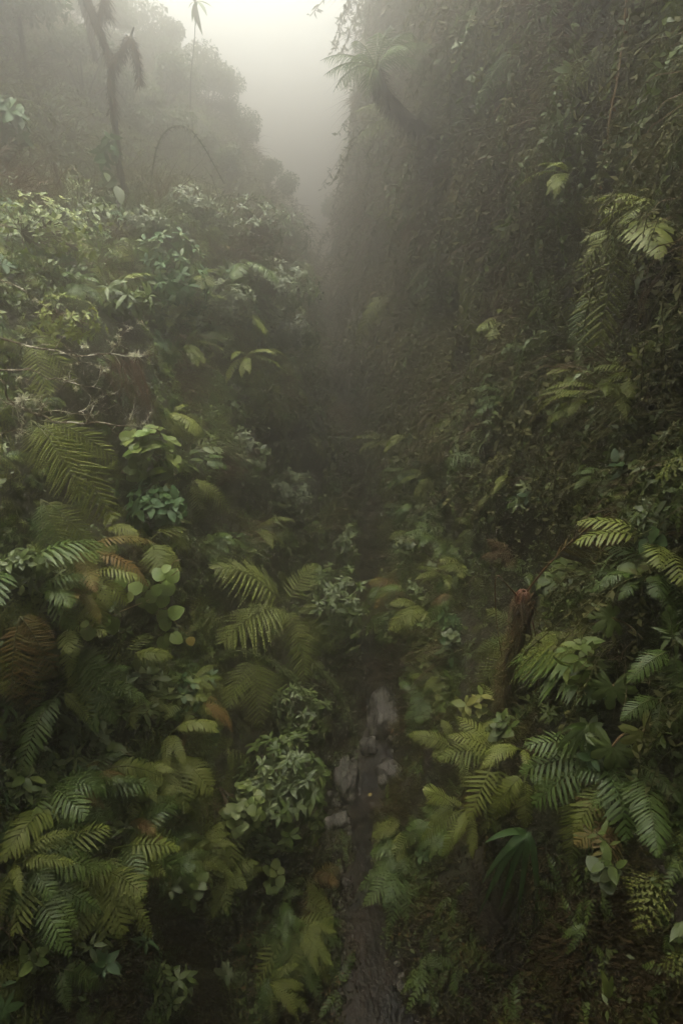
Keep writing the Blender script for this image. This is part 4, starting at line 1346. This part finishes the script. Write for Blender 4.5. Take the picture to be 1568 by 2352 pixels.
blade_plant('strap_leaved_plant', 'tuft of thin blades high on the right of the living tree fern frond', 'plant', (1330, 1190), [(1300, 1170), (1310, 1205), (1350, 1170), (1360, 1200), (1325, 1220), (1385, 1190)], 6, 'fern_dark')

def palmate(label, c, size, stalk, mat, ang):
    C = clear(c[0], c[1], 1e3, .55)
    S = clear(stalk[-1][0], stalk[-1][1], 1e3, .05)
    root = empty('lobed_leaf_plant', S, label, 'plant')
    P = [at(x, y, C.y * 1.01) - S for x, y in stalk[:-1]]
    mb = MB()
    mb.tube(poly_smooth([C - S] + P + [Vector((0, 0, 0))], 5), .011, 5)
    link('stalk', mb.mesh('stalk', M['stalk_tan']), root)
    right, up = Vector((1, 0, 0)), Vector((0, SP, CP))
    d = right * math.sin(R(ang)) + up * math.cos(R(ang))
    link('leaf', leafmesh('palmate', mat), root, basis(C - S, d, (CAM - C).normalized() + Vector((0, 0, .6)), size * px_size(C)))
palmate('broad lobed dark green leaf on a tan stalk, uppermost lobed leaf at the right', (1402, 1418), 52, [(1440, 1435), (1475, 1468)], 'leaf', -80)
palmate('broad lobed leaf hanging under the light broad-leaved plant', (1405, 1575), 62, [(1440, 1560), (1490, 1500)], 'leaf', 185)
palmate('pale broad lobed leaf low on the right above the hanging ferns', (1405, 1715), 62, [(1425, 1690), (1450, 1680)], 'leaf', 190)
palmate('lobed leaf turning rusty red near the right edge', (1475, 1680), 60, [(1500, 1660), (1540, 1620)], 'leaf_spotted', 150)
palmate('small lobed leaf in the right edge below the sword ferns', (1545, 1655), 40, [(1560, 1640), (1565, 1600)], 'leaf_mid', 170)

def rosette(label, c, s, n, mat):
    C = clear(c[0], c[1], 1e3, .45)
    root = empty('leaf_rosette', C, label, 'plant')
    for i in range(n):
        a = i * 2.4; r = math.sqrt(i / n)
        d = Vector((math.cos(a), SP * math.sin(a), CP * math.sin(a)))
        link('leaf', leafmesh('round', mat), root, basis(d * r * s * .5 * px_size(C), d, (CAM - C).normalized() + d * .3 + rdir() * .2, s * .55 * px_size(C)))
rosette('grey-green ruffled rosette on the lower left bank', (228, 1700), 28, 16, 'leaf_grey')

# ------------------------------------------------------------------ lichen-covered branches
def lichen_tuft(r, n):
    V, Fc = [], []
    for i in range(n):
        d = rdir()
        p = Vector((0, 0, 0))
        v = d * r / 3
        s = d.orthogonal().normalized() * r * .10
        b = len(V)
        for k in range(4):
            V += [tuple(p - s * (1 - k * .2)), tuple(p + s * (1 - k * .2))]
            p = p + v + rdir() * r * .22
        for k in range(3):
            a = b + 2 * k
            Fc.append((a, a + 1, a + 3, a + 2))
    return V, Fc

def lichen_branches():
    Y0 = depth_of(60, 900, .75)
    B = hit(-30, 880)[0]
    root = empty('lichen_branch', B, 'bare crooked branches crusted with white lichen reaching in from the left edge', 'branch')
    paths = [([(-25, 770), (37, 783), (72, 798), (130, 811), (165, 818), (200, 820), (250, 816), (297, 818), (318, 812)], .020, 1.00),
             ([(250, 816), (265, 786), (275, 766), (300, 753), (330, 736)], .009, 1.00),
             ([(297, 818), (335, 808), (352, 795)], .007, 1.00),
             ([(-20, 850), (35, 846), (70, 848), (107, 868), (140, 871), (175, 881), (215, 881), (235, 863), (246, 848)], .015, .96),
             ([(175, 881), (150, 850), (185, 830), (240, 846)], .008, .97),
             ([(-25, 860), (5, 881), (25, 921), (82, 951), (95, 958), (125, 965), (165, 973), (192, 975), (217, 970), (250, 978), (280, 983), (307, 978), (332, 981), (355, 988), (367, 978)], .020, .93),
             ([(300, 978), (304, 960), (306, 945)], .006, .93), ([(307, 978), (328, 968), (348, 946)], .007, .93),
             ([(82, 951), (125, 941), (175, 951), (212, 953), (230, 941)], .010, .94), ([(182, 946), (200, 933), (225, 923), (257, 901)], .008, .94),
             ([(-20, 905), (30, 925), (51, 918), (70, 900), (60, 868)], .010, .92), ([(-20, 1000), (15, 993), (45, 985), (52, 955)], .010, .92), ([(25, 921), (45, 945), (90, 930), (115, 905)], .009, .93),
             ([(0, 643), (50, 668), (110, 703), (165, 735)], .010, 1.03)]
    worlds = []
    for i, (pts, r, df) in enumerate(paths):
        W = [at(x, y, Y0 * df) - B for x, y in pts]
        for k in range(1, len(W) - 1): W[k] += rdir() * .025
        P = poly_smooth(W, 4)
        mb = MB()
        mb.tube(P, [.62 * r * (1 - .65 * k / (len(P) - 1)) * rnd(.7, 1.3) for k in range(len(P))], 6)
        # short side twigs
        for k in range(16):
            p, tg = sample_path(P, rnd(.1, .98))
            d = (rdir() + tg * .6).normalized() * rnd(.05, .22)
            mb.tube([p, p + d * .5 + rdir() * .02, p + d], [r * .35, r * .25, r * .15], 4)
        link('branch', mb.mesh('branch', M['lichen_bark']), root)
        worlds.append(P)
    crust = []
    for P in worlds:
        for k in range(8):
            p, tg = sample_path(P, random.random())
            crust.append((p, rnd(.015, .04)))
    T = [lichen_tuft(1.0, 14) for _ in range(3)]
    v, f = join_copies(T, [(random.randrange(3), Matrix.Translation(p) @ Matrix.Scale(s, 4)) for p, s in crust])
    o = link('lichen', mesh_from('lichen', v, f, M['lichen']), root); o["kind"] = 'stuff'
    big = mesh_from('lichen_tuft', *lichen_tuft(1.0, 60), M['lichen'])
    for x, y, s, df in ((312, 817, 14, 1.0), (259, 791, 8, 1.0), (271, 773, 7, 1.0), (277, 758, 6, 1.0), (245, 850, 7, .96), (175, 893, 7, .96), (308, 978, 9, .93), (51, 918, 14, .92), (85, 923, 13, .93), (44, 870, 9, .92), (45, 1000, 8, .92), (195, 797, 9, 1.0)):
        p = at(x, y, Y0 * df * .995)
        link('lichen_tuft', big, root, Matrix.Translation(p - B) @ Matrix.Rotation(rnd(0, 6), 4, 'Z') @ Matrix.Scale(s * px_size(p), 4))
lichen_branches()

def hanging_roots(label, top, bot, n, mat, gap=.35):
    root_p = clear(top[0][0], top[0][1], 1e3, gap)
    V, Fc = [], []
    for i in range(n):
        u = random.random()
        a = clear(top[0][0] + (top[1][0] - top[0][0]) * u + rnd(-8, 8), top[0][1] + (top[1][1] - top[0][1]) * u + rnd(-8, 8), 1e3, gap)
        e = clear(bot[0][0] + (bot[1][0] - bot[0][0]) * u + rnd(-25, 25), (bot[0][1] + (bot[1][1] - bot[0][1]) * u) + rnd(-60, 10), 1e3, gap)
        mb = MB()
        P = poly_smooth([a - root_p, (a + e) / 2 - root_p + rdir() * .07, e - root_p], 4)
        mb.tube(P, [.006 * (1 - .7 * k / len(P)) for k in range(len(P))], 3)
        b = len(V)
        V += mb.v; Fc += [tuple(k + b for k in f) for f in mb.f]
    v, f = V, Fc
    o = link('hanging_roots', mesh_from('hanging_roots', v, f, M[mat]))
    o.location = root_p
    return tag(o, label, 'roots')
hanging_roots('red-brown dead roots hanging to the right of the lichen branches', ((245, 830), (330, 825)), ((265, 920), (370, 990)), 40, 'strand_red')
hanging_roots('brown roots trailing under the misty spur', ((520, 760), (700, 740)), ((560, 900), (700, 880)), 50, 'strand_brown')
hanging_roots('long pale roots hanging on the right cliff above the small ferns', ((1240, 880), (1330, 860)), ((1225, 1040), (1330, 1060)), 16, 'strand_brown')

# ------------------------------------------------------------------ arching shoots clothed in needles
def needle_shoot(label, pts, gap, lpx, rows, name='arching_shoot', mat='needle', whorl=0, Y=None):
    W = [clear(x, y, 1e3, gap) if Y is None else at(x, y, Y) for x, y in pts]
    if Y is None:       # keep one smooth depth
        ys = np.interp(range(len(W)), [0, len(W) - 1], [min(W[0].y, W[-1].y) * .97, min(W[0].y, W[-1].y) * .97])
        W = [at(x, y, yy) for (x, y), yy in zip(pts, ys)]
    B = W[0]
    root = empty(name, B, label, 'shoot')
    P = poly_smooth([w - B for w in W], 6)
    mb = MB(); mb.tube(P, [(.022 if whorl > 20 else .010) * (1 - .6 * k / len(P)) for k in range(len(P))], 5)
    link('stem', mb.mesh('stem', M['stalk_green']), root)
    l = lpx * px_size(B)
    items = []
    L = sum((P[i + 1] - P[i]).length for i in range(len(P) - 1))
    n = rows
    T = t_leaf(.16, .8, .8, .1, .2, 2)
    for i in range(n):
        t = i / n
        if whorl:
            t = (round(t * whorl) / whorl) + rnd(-.006, .006)
            t = min(max(t, 0), 1)
        p, tg = sample_path(P, min(t, .999))
        a = rdir(); a = (a - tg * a.dot(tg)).normalized()
        items.append((0, basis(p, a + tg * rnd(.2, .8), tg, l * rnd(.6, 1.2) * (1 - .4 * t))))
    v, f = join_copies([T], items)
    o = link('needles', mesh_from('needles', v, f, M[mat]), root); o["kind"] = 'stuff'
    return root
needle_shoot('arching shoot thick with pale needles curving down over the triangular fern frond', [(505, 1510), (550, 1494), (600, 1509), (650, 1539), (685, 1571), (718, 1625)], .5, 17, 900)
needle_shoot('arching needle-clad shoot curving down to the stream boulder', [(722, 1524), (752, 1556), (780, 1600), (803, 1650), (817, 1700), (833, 1758)], .5, 15, 800)
needle_shoot('tall arching shoot with whorled knots in the mist behind the spur', [(345, 440), (352, 385), (362, 335), (380, 303), (408, 288), (436, 297), (462, 328), (487, 370), (514, 420)], .5, 15, 520, 'arching_shoot', 'strand_brown', 22, 13.2)
needle_shoot('hanging leafy streamer on the upper right cliff', [(1130, 260), (1140, 320), (1143, 390), (1140, 470)], .5, 15, 260, 'hanging_streamer', 'leaf_grey', 16)
needle_shoot('leafy streamer hanging from the right cliff below the misty twigs', [(1130, 560), (1120, 640), (1105, 740), (1090, 830)], .5, 22, 420, 'hanging_streamer', 'fern')
needle_shoot('slanting green streamer low on the right cliff', [(1240, 930), (1200, 985), (1170, 1060), (1160, 1130)], .5, 14, 300, 'hanging_streamer', 'fern')
needle_shoot('brown dry streamer dangling high on the right cliff', [(1297, 175), (1300, 215), (1296, 260)], .6, 10, 160, 'hanging_streamer', 'strand_brown')

# ------------------------------------------------------------------ vines and twigs on the right cliff
def vine(label, pts, r, mat, leaves=0, lpx=14, lmat='leaf', gap=.45, name='hanging_vine', shape='oval', cat='vine'):
    W = [clear(x, y, 1e3, gap) for x, y in pts]
    B = W[0]
    root = empty(name, B, label, cat)
    P = poly_smooth([w - B + rdir() * .02 for w in W], 6)
    mb = MB(); mb.tube(P, [r * (1 - .5 * k / len(P)) for k in range(len(P))], 5)
    link('stem', mb.mesh('stem', M[mat]), root)
    for i in range(leaves):
        p, tg = sample_path(P, (i + random.random()) / leaves * .999)
        d = rdir() + tg * .3 + Vector((0, -.3, -.5))
        link('leaf', leafmesh(shape, lmat), root, basis(p, d, (CAM - B).normalized() + rdir() * .4, lpx * px_size(B) * rnd(.6, 1.3)))
    return root
vine('long tan vine hanging down the dark upper right cliff', [(1440, -20), (1425, 100), (1412, 200), (1402, 280), (1392, 360), (1375, 450), (1362, 530)], .014, 'stalk_tan', 10, 16, 'leaf_dead')
vine('leafy twig with white-tipped leaves sticking out of the right cliff', [(1275, 437), (1240, 445), (1200, 450), (1165, 435)], .008, 'stalk_tan', 16, 30, 'leaf_grey', .6)
vine('thin brown vine beside the brown streamer on the upper right cliff', [(1245, 270), (1225, 330), (1240, 420)], .006, 'stalk_tan', 0)
vine('thin brown vine dangling left of the leafy twig', [(1060, 270), (1078, 330), (1062, 420)], .008, 'strand_brown', 8, 12, 'leaf_grey')
vine('crooked bare twig slanting across the right edge above the yellow frond', [(1580, 950), (1520, 1000), (1450, 1075), (1395, 1125), (1335, 1175)], .010, 'twig', 8, 14, 'leaf')
vine('leafy twig with round leaves trailing at the right edge of the cliff', [(1560, 830), (1530, 870), (1545, 900)], .008, 'twig', 6, 20, 'leaf_mid')
for i, (x, y, dx, dy, lm, lp, lab) in enumerate([
        (1300, 900, 60, 40, 'leaf_mid', 13, 'sprig of small light leaves on the dark cliff below the bright hanging fern'),
        (1330, 960, 50, -50, 'leaf_mid', 13, 'second sprig of small leaves just right of the pale roots'),
        (1450, 1060, -20, 30, 'leaf_grey', 13, 'sprig of pale oval leaves along the bare twig at the right'),
        (1270, 1030, 40, 20, 'leaf', 15, 'dark sprig at mid height of the right cliff'),
        (1180, 540, -90, 40, 'leaf_grey', 17, 'sprig of drooping leaves on the cliff left of the bright hanging fern'),
        (1010, 660, -30, 30, 'leaf_grey', 18, 'misty sprig of oval leaves beside the gorge gap'),
        (1530, 360, -20, 40, 'leaf_mid', 18, 'small bright sprig at the upper right edge'),
        (1420, 470, 40, -50, 'leaf', 34, 'dim long leaves beside the tan vine on the cliff'),
        (1000, 1100, 40, 20, 'leaf_grey', 16, 'misty sprig at the foot of the right cliff')]):
    vine(lab, [(x, y), (x + dx * .5, y + dy * .5 - 6), (x + dx, y + dy)], .005, 'twig', 14, lp, lm, .5, 'leafy_sprig', 'oval', 'sprig')
# ------------------------------------------------------------------ trees
def mossy_tree():
    Y = 12.6
    B = at(292, 505, Y)
    root = empty('mossy_tree', B, 'thin crooked mossy trunk with a bent branch, standing at the upper left', 'tree')
    pts = [(292, 520), (287, 440), (275, 390), (270, 325), (260, 250), (256, 200), (257, 150), (245, 115), (220, 50), (200, 0), (180, -90), (190, -200)]
    mb = MB()
    P = knobbly(mb, [at(x, y, Y) - B for x, y in pts], .055, .075, 9, .16, 6)
    link('trunk', mb.mesh('trunk', M['bark']), root)
    v, f = shaggy(P[:-6], .065, 1300, .08, .005); o = link('moss', mesh_from('moss', v, f, M['moss_brown']), root); o["kind"] = 'stuff'
    v, f = shaggy(P[int(len(P) * .35):-8], .07, 260, .22, .006); o = link('moss', mesh_from('moss', v, f, M['moss_brown']), root); o["kind"] = 'stuff'
    mb = MB()
    Q = knobbly(mb, [at(x, y, Y - .1) - B for x, y in ((258, 152), (280, 120), (299, 90), (312, 132), (324, 196))], .055, .045, 8, .16, 8)
    br = link('branch', mb.mesh('branch', M['bark']), root)
    v, f = shaggy(Q, .06, 1100, .13, .006); o = link('moss', mesh_from('moss', v, f, M['moss_brown']), br); o["kind"] = 'stuff'
    mb = MB(); mb.tube([at(299, 92, Y - .1) - B, at(303, 78, Y - .1) - B, at(308, 62, Y - .1) - B], [.03, .02, .01], 5)
    link('twig', mb.mesh('twig', M['bark']), root)
    mb = MB()
    Q = knobbly(mb, [at(x, y, Y) - B for x, y in ((228, 70), (240, -10), (244, 10), (249, 44))], .05, .03, 7, .16, 8)
    br = link('branch', mb.mesh('branch', M['bark']), root)
    v, f = shaggy(Q, .05, 300, .2, .006); o = link('moss', mesh_from('moss', v, f, M['moss_brown']), br); o["kind"] = 'stuff'
mossy_tree()
# climbing plant on the mossy trunk
def climber(label, spots, Y, shape, mat, lpx, cat='plant', down=.9):
    B = at(spots[0][0], spots[0][1], Y)
    root = empty('climbing_plant', B, label, cat)
    for x, y, n in spots:
        for i in range(n):
            p = at(x + rnd(-10, 10), y + rnd(-10, 10), Y - rnd(.05, .2))
            d = rdir() + Vector((0, -.1, -down))
            link('leaf', leafmesh(shape, mat), root, basis(p - B, d, (CAM - p).normalized() + rdir() * .4, lpx * px_size(p) * rnd(.7, 1.2)))
climber('dark leafy climber clinging to the mossy trunk', [(250, 310, 8), (245, 340, 8), (262, 330, 7), (240, 365, 6)], 12.4, 'lance', 'leaf_gloss', 34)
climber('large yellowish leaves on the climber low on the mossy trunk', [(240, 395, 4), (230, 455, 5), (265, 430, 3), (215, 470, 4)], 12.3, 'oval', 'leaf_grey', 42)

def plain_trunk(label, pts, Y, r0, r1, hair=900):
    B = at(*pts[0], Y)
    root = empty('mossy_tree', B, label, 'tree')
    mb = MB()
    P = knobbly(mb, [at(x, y, Y) - B for x, y in pts], r0, r1, 9, .12, 5)
    link('trunk', mb.mesh('trunk', M['bark']), root)
    v, f = shaggy(P, (r0 + r1) / 2, hair, .10, .006); o = link('moss', mesh_from('moss', v, f, M['moss_brown']), root); o["kind"] = 'stuff'
    return root
plain_trunk('dim dark trunk against the upper left corner', [(105, 470), (92, 390), (78, 280), (62, 170), (45, 40), (35, -120)], 15.0, .03, .05)
plain_trunk('thin dead stem left of the mossy trunk', [(160, 490), (145, 440), (130, 395), (124, 370)], 11.5, .035, .02, 150)
plain_trunk('dim drooping mossy limb at the very top left', [(165, -60), (190, 0), (205, 60), (220, 140)], 16.0, .12, .05, 500)

def slender():
    Y = 20.0
    pts = [(428, 480), (437, 350), (438, 190), (447, 90), (450, 4)]
    B = at(*pts[0], Y)
    root = empty('slender_tree', B, 'slender bare stem with a leafy tuft fading into the mist', 'tree')
    mb = MB(); P = poly_smooth([at(x, y, Y) - B for x, y in pts], 5)
    mb.tube(P, [.018 * (1 - .5 * k / len(P)) for k in range(len(P))], 5)
    link('trunk', mb.mesh('trunk', M['bark']), root)
    top = P[-1]
    for i in range(16):
        d = rdir() + Vector((0, 0, -.1))
        link('leaf', leafmesh('long', 'leaf'), root, basis(top, d, (0, 0, 1), .55 * rnd(.6, 1.2)))
slender()

# misty forest trees: trunk, limbs and a crown of many small leaves
def tree_meshes(seed, h=6.0, cr=2.2, nl=6500):
    random.seed(seed)
    mb = MB()
    top = Vector((rnd(-.5, .5), rnd(-.5, .5), h * .62))
    P = poly_smooth([Vector((0, 0, -.5)), top * .5 + rdir() * .25, top], 5)
    mb.tube(P, [.16 * (1 - .55 * k / len(P)) for k in range(len(P))], 7)
    lobes = []
    for k in range(9):
        d = rdir(); d.z = abs(d.z) * .9 - .15
        c = top + Vector((d.x * cr, d.y * cr, d.z * cr * 1.1 + .5))
        mb.tube(bez(P[-3], (P[-2] + c) * .5 + Vector((0, 0, .3)), c, 6), [.07, .06, .05, .04, .03, .02, .012], 5)
        lobes.append((c, rnd(.45, .95) * cr * .62))
    items = []
    for i in range(nl):
        c, r = random.choice(lobes)
        d = rdir()
        p = c + Vector((d.x, d.y, d.z * .75)) * r * random.random() ** .4
        q = rdir() + Vector((0, 0, -.3))
        items.append((0, basis(p, q, rdir() + Vector((0, 0, 1)), rnd(.16, .34))))
    v, f = join_copies(U_BIT, items)
    random.seed(seed + 100)
    return mb.mesh('trunk', M['bark']), mesh_from('crown', v, f, M['leaf_grey'])
TREES = [tree_meshes(s) for s in (5, 6, 7)]
def forest_tree(p, s, label, group):
    root = empty('forest_tree', p, label, 'tree', group, rnd(0, 6.28), s)
    t, c = random.choice(TREES)
    link('trunk', t, root)
    o = link('crown', c, root); o["kind"] = 'stuff'
    return root
def ground(x, y):
    for b in (bvh_l, bvh_r):
        loc, n, i, d = b.ray_cast(Vector((x, y, 60)), Vector((0, 0, -1)))
        if loc is not None: return loc
    return Vector((x, y, 10))
for x, y, s, lab in ((-3.2, 27, .42, 'misty tree at the lower edge of the far left slope, nearest the bright gap'), (-4.2, 28, .5, 'misty tree one step up the far left slope'), (-5.4, 28, .55, 'round misty tree half way up the far left slope'),
                     (-6.8, 28, .6, 'misty tree high on the far left slope'), (-4.4, 22, .40, 'small misty tree behind the spur shrubs'), (-6.0, 23, .5, 'hazy tree behind the slender stem'),
                     (-8.0, 24, .6, 'hazy tree behind the mossy trunk'), (-8.6, 17, .7, 'dim tree behind the upper left corner'), (-9.5, 28, .8, 'dim tree at the top of the left slope'), (-7.6, 15, .6, 'dark tree near the upper left edge'),
                     (-6.6, 18, .5, 'dim bushy tree left of the mossy trunk'), (-5.6, 20, .45, 'low hazy tree behind the arching shoot'), (-10.5, 22, .9, 'dim tall tree above the dark trunk'),
                     (-3.6, 36, .5, 'faint tree low beside the bright gap'), (-5.6, 40, .7, 'faint tree higher beside the bright gap'), (-9, 42, .9, 'faint tall tree behind the far left slope'), (-2.6, 45, .45, 'faintest small tree at the foot of the bright gap')):
    forest_tree(ground(x, y) - Vector((0, 0, 3.0 * s)), s, lab, 'misty trees of the left slope')
for x, y, s, lab in ((.9, 38, .7, 'faint tree silhouette in the bright gap beside the right cliff'), (1.0, 56, 1.0, 'faint pale tree in the middle of the bright gap'), (2.6, 47, .9, 'pale tree high on the edge of the far right cliff'), (1.5, 31, .6, 'pale tree leaning off the right cliff')):
    forest_tree(ground(x, y) + Vector((0, 0, -1.5 * s)), s, lab, 'misty trees of the right cliff')
for x, y, z, s, lean, lab in ((-5.4, 2.6, 10.2, 1.35, .25, 'unseen tree added for shade on the left rim beside the viewpoint'), (-5.6, -2.0, 10.4, 1.6, .35, 'unseen tree added for shade on the left rim behind the viewpoint'),
                              (3.9, -1.0, 11.5, 1.5, -.5, 'unseen tree added for shade, leaning out of the right cliff above the viewpoint'), (-5.0, .3, 10.0, 1.5, .7, 'unseen tree added for shade, arching over the viewpoint from the left rim'), (3.9, -3.6, 11, 1.5, -.6, 'unseen tree added for shade, leaning out of the right cliff behind the viewpoint'), (-.2, -9, .3, 2.4, 0, 'tall unseen tree added for shade in the gorge behind the viewpoint')):
    o = forest_tree(Vector((x, y, z)), s, lab, 'unseen trees added for shade')
    o.rotation_euler = (0, lean, rnd(-.3, .3))  # canopy out of view, added to shade the near end of the gorge
shrub_px('shrub', 'dark broad-leaved shrub half lit at the upper left edge', 'shrub', (20, 340), (15, 275), .97, (50, 55), 14, 5, 42, 'oval', 'leaf_gloss')

# ------------------------------------------------------------------ the many ordinary ferns and small plants of both banks
MARKS = [(300, 820, 'the white lichen branches'), (170, 1080, 'the large light green fern'), (340, 1380, 'the pale round-leaved spray'), (70, 1530, 'the withering yellow fern'),
         (600, 1400, 'the broad feathery fern'), (640, 1830, 'the streamside whorl-leaved shrub'), (560, 1640, 'the triangular fern frond'), (228, 1700, 'the grey-green rosette'),
         (575, 1050, 'the misty rounded shrub'), (85, 2150, 'the heart-shaped dark fern'), (280, 400, 'the mossy trunk'), (390, 640, 'the big glossy-leaved shrub'), (620, 580, 'the misty spur'),
         (1195, 1480, 'the tree fern trunk'), (1380, 670, 'the bright hanging fern'), (1165, 2000, 'the strap-leaved plant'), (1325, 1880, 'the long hanging frond'), (1400, 1420, 'the uppermost lobed leaf'),
         (1500, 1560, 'the dark sword ferns'), (1095, 1630, 'the spotted yellow leaves'), (1020, 1840, 'the bright flat frond'), (945, 1260, 'the lone pale shrub'), (1400, 1150, 'the long yellow frond'),
         (1085, 1060, 'the two small cliff fronds'), (880, 1640, 'the tall rock slab'), (900, 230, 'the leaning tree fern'), (1400, 250, 'the tan vine'), (85, 540, 'the light-leaved upper left shrub'), (1460, 1720, 'the rusty lobed leaf'), (380, 1950, 'the low arching fern')]
USED = set()
def place_words(px, py, skip=None):
    m = min((k for k in MARKS if k[2] != skip), key=lambda k: (k[0] - px) ** 2 + (k[1] - py) ** 2)
    dx, dy = px - m[0], py - m[1]
    far = 'well ' if math.hypot(dx, dy) > 150 else ''
    w = ('right of' if dx > 0 else 'left of') if abs(dx) > abs(dy) else ('below' if dy > 0 else 'above')
    return f'{far}{w} {m[2]}', m[2]
def own_label(base, px, py):
    a, nm = place_words(px, py)
    lab = f'{base} {a}'
    if lab in USED:
        b, _ = place_words(px, py, nm)
        lab = f'{base} {a}, {b}'
        if len(lab.split()) > 16 or lab in USED: lab = f'{base} {b}'
        if lab in USED: lab = f'lower {base} {a}'
    USED.add(lab)
    return lab
def clear_of_marks(px, py):
    return not any(a <= px <= c and b <= py <= e for a, b, c, e in AVOID)

random.seed(77)
def filler_fern(px, py, zmin=.8):
    p, n, d = hit(px, py)
    if d > 24 or (p.z < zmin) or not clear_of_marks(px, py): return False
    if p.x > 0 and p.y < 5.5 and p.z < 3: return False
    B = p + (n + Vector((0, 0, .3))).normalized() * .22
    kind = random.choice(('sword', 'sword', 'feather', 'feather', 'triangle'))
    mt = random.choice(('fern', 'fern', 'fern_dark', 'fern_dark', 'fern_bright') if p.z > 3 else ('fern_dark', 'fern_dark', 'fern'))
    if random.random() < .06: mt = 'fern_old'
    tone = {'fern': 'green', 'fern_dark': 'dark green', 'fern_bright': 'light green', 'fern_old': 'yellowing'}[mt]
    kd = {'sword': 'sword', 'feather': 'feathery', 'triangle': 'triangular'}[kind]
    root = empty('fern', B, own_label(f'{tone} {kd} fern', px, py), 'fern', f'{tone} {kd} ferns among the undergrowth')
    az0 = math.atan2(-n.x, n.y)
    s = rnd(.46, .84) * (1 + max(0, d - 9) * .05)
    if p.x > 0 and p.z > 6.3: B = B + n * .2
    for i in range(random.randint(4, 7)):
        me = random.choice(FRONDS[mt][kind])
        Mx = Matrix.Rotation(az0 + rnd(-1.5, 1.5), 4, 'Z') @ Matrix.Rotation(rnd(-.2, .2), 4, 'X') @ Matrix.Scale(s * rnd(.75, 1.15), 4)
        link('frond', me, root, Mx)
    return True

def filler_plant(px, py):
    p, n, d = hit(px, py)
    if d > 18 or p.z < .8 or not clear_of_marks(px, py): return False
    if p.x > 0 and p.y < 5.5 and p.z < 3: return False
    B = p + n * .12
    shape = random.choice(('oval', 'lance', 'oval', 'round', 'long'))
    mt = random.choice(('leaf', 'leaf', 'leaf_gloss', 'leaf_mid', 'leaf_grey'))
    tone = {'leaf': 'green', 'leaf_gloss': 'glossy dark', 'leaf_mid': 'fresh green', 'leaf_grey': 'grey-green'}[mt]
    sh = {'oval': 'oval', 'lance': 'lance-shaped', 'round': 'round', 'long': 'narrow'}[shape]
    root = empty('leafy_plant', B, own_label(f'small {tone} plant with {sh} leaves', px, py), 'plant', f'small {tone} {sh}-leaved plants')
    ax = (n + Vector((0, 0, .5))).normalized()
    h = rnd(.2, .4)
    mb = MB(); P = bez((0, 0, 0), ax * h * .6, ax * h + Vector((0, 0, -.03)), 5); mb.tube(P, .006, 4)
    link('stem', mb.mesh('stem', M['stalk_green']), root)
    s0 = ax.orthogonal().normalized(); s1 = ax.cross(s0)
    k = random.randint(6, 11)
    for i in range(k):
        q, tg = sample_path(P, .35 + .64 * i / k)
        a = i * 2.4
        dd = s0 * math.cos(a) + s1 * math.sin(a) + ax * (.2 + .5 * i / k)
        link('leaf', leafmesh(shape, mt), root, basis(q, dd, ax + Vector((0, 0, .5)), rnd(.10, .19)))
    return True

cnt = 0
while cnt < 64: cnt += filler_fern(rnd(-10, 760), rnd(560, 2120))
cnt = 0
while cnt < 36: cnt += filler_fern(rnd(900, 1580), rnd(1150, 1980))
cnt = 0
while cnt < 40: cnt += filler_fern(rnd(880, 1560), rnd(100, 1150))
cnt = 0
while cnt < 14: cnt += filler_fern(rnd(600, 1000), rnd(1850, 2300), .3)
cnt = 0
while cnt < 60: cnt += filler_plant(rnd(-10, 760), rnd(560, 2250))
cnt = 0
while cnt < 50: cnt += filler_plant(rnd(900, 1580), rnd(1100, 2050))
def thin_vines():
    k = 0
    while k < 24:
        x, y = rnd(900, 1540), rnd(-20, 900)
        if hit(x, y)[0].x < 0 or not clear_of_marks(x, y + 60): continue
        k += 1
        ln = rnd(90, 230)
        o = vine(own_label(random.choice(('thin leafy vine', 'short leafy vine') if ln < 150 else ('long leafy vine', 'long thin vine')) + ' hanging on the cliff', x, y + ln * .5), [(x, y), (x - 6 + rnd(-8, 8), y + ln * .4), (x - 12 + rnd(-14, 14), y + ln)], .006, 'twig', 22, rnd(10, 16), random.choice(('leaf', 'strand', 'leaf_grey', 'needle')), .4)
        o["group"] = 'thin vines of the right cliff'
thin_vines()

# ------------------------------------------------------------------ haze: the fog that fills the gorge
def haze_box():
    m, nt, out = new_mat('haze')
    v = nt.nodes.new('ShaderNodeVolumePrincipled')
    v.inputs['Color'].default_value = HAZE_COLOR
    v.inputs['Density'].default_value = HAZE_DENSITY
    v.inputs['Anisotropy'].default_value = 0.86
    nt.links.new(v.outputs[0], out.inputs['Volume'])
    x, y0, y1, z0, z1 = 62, -32, 262, -1.5, HAZE_TOP
    V = [(-x, y0, z0), (x, y0, z0), (x, y1, z0), (-x, y1, z0), (-x, y0, z1), (x, y0, z1), (x, y1, z1), (-x, y1, z1)]
    F = [(0, 3, 2, 1), (4, 5, 6, 7), (0, 1, 5, 4), (1, 2, 6, 5), (2, 3, 7, 6), (3, 0, 4, 7)]
    o = link('haze', mesh_from('haze', V, F, m, False))
    tag(o, 'pale brown fog filling the gorge', None, None, 'stuff')
HAZE_COLOR = (0.975, 0.905, 0.825, 1)
HAZE_DENSITY = 0.056
HAZE_TOP = 27.5
haze_box()
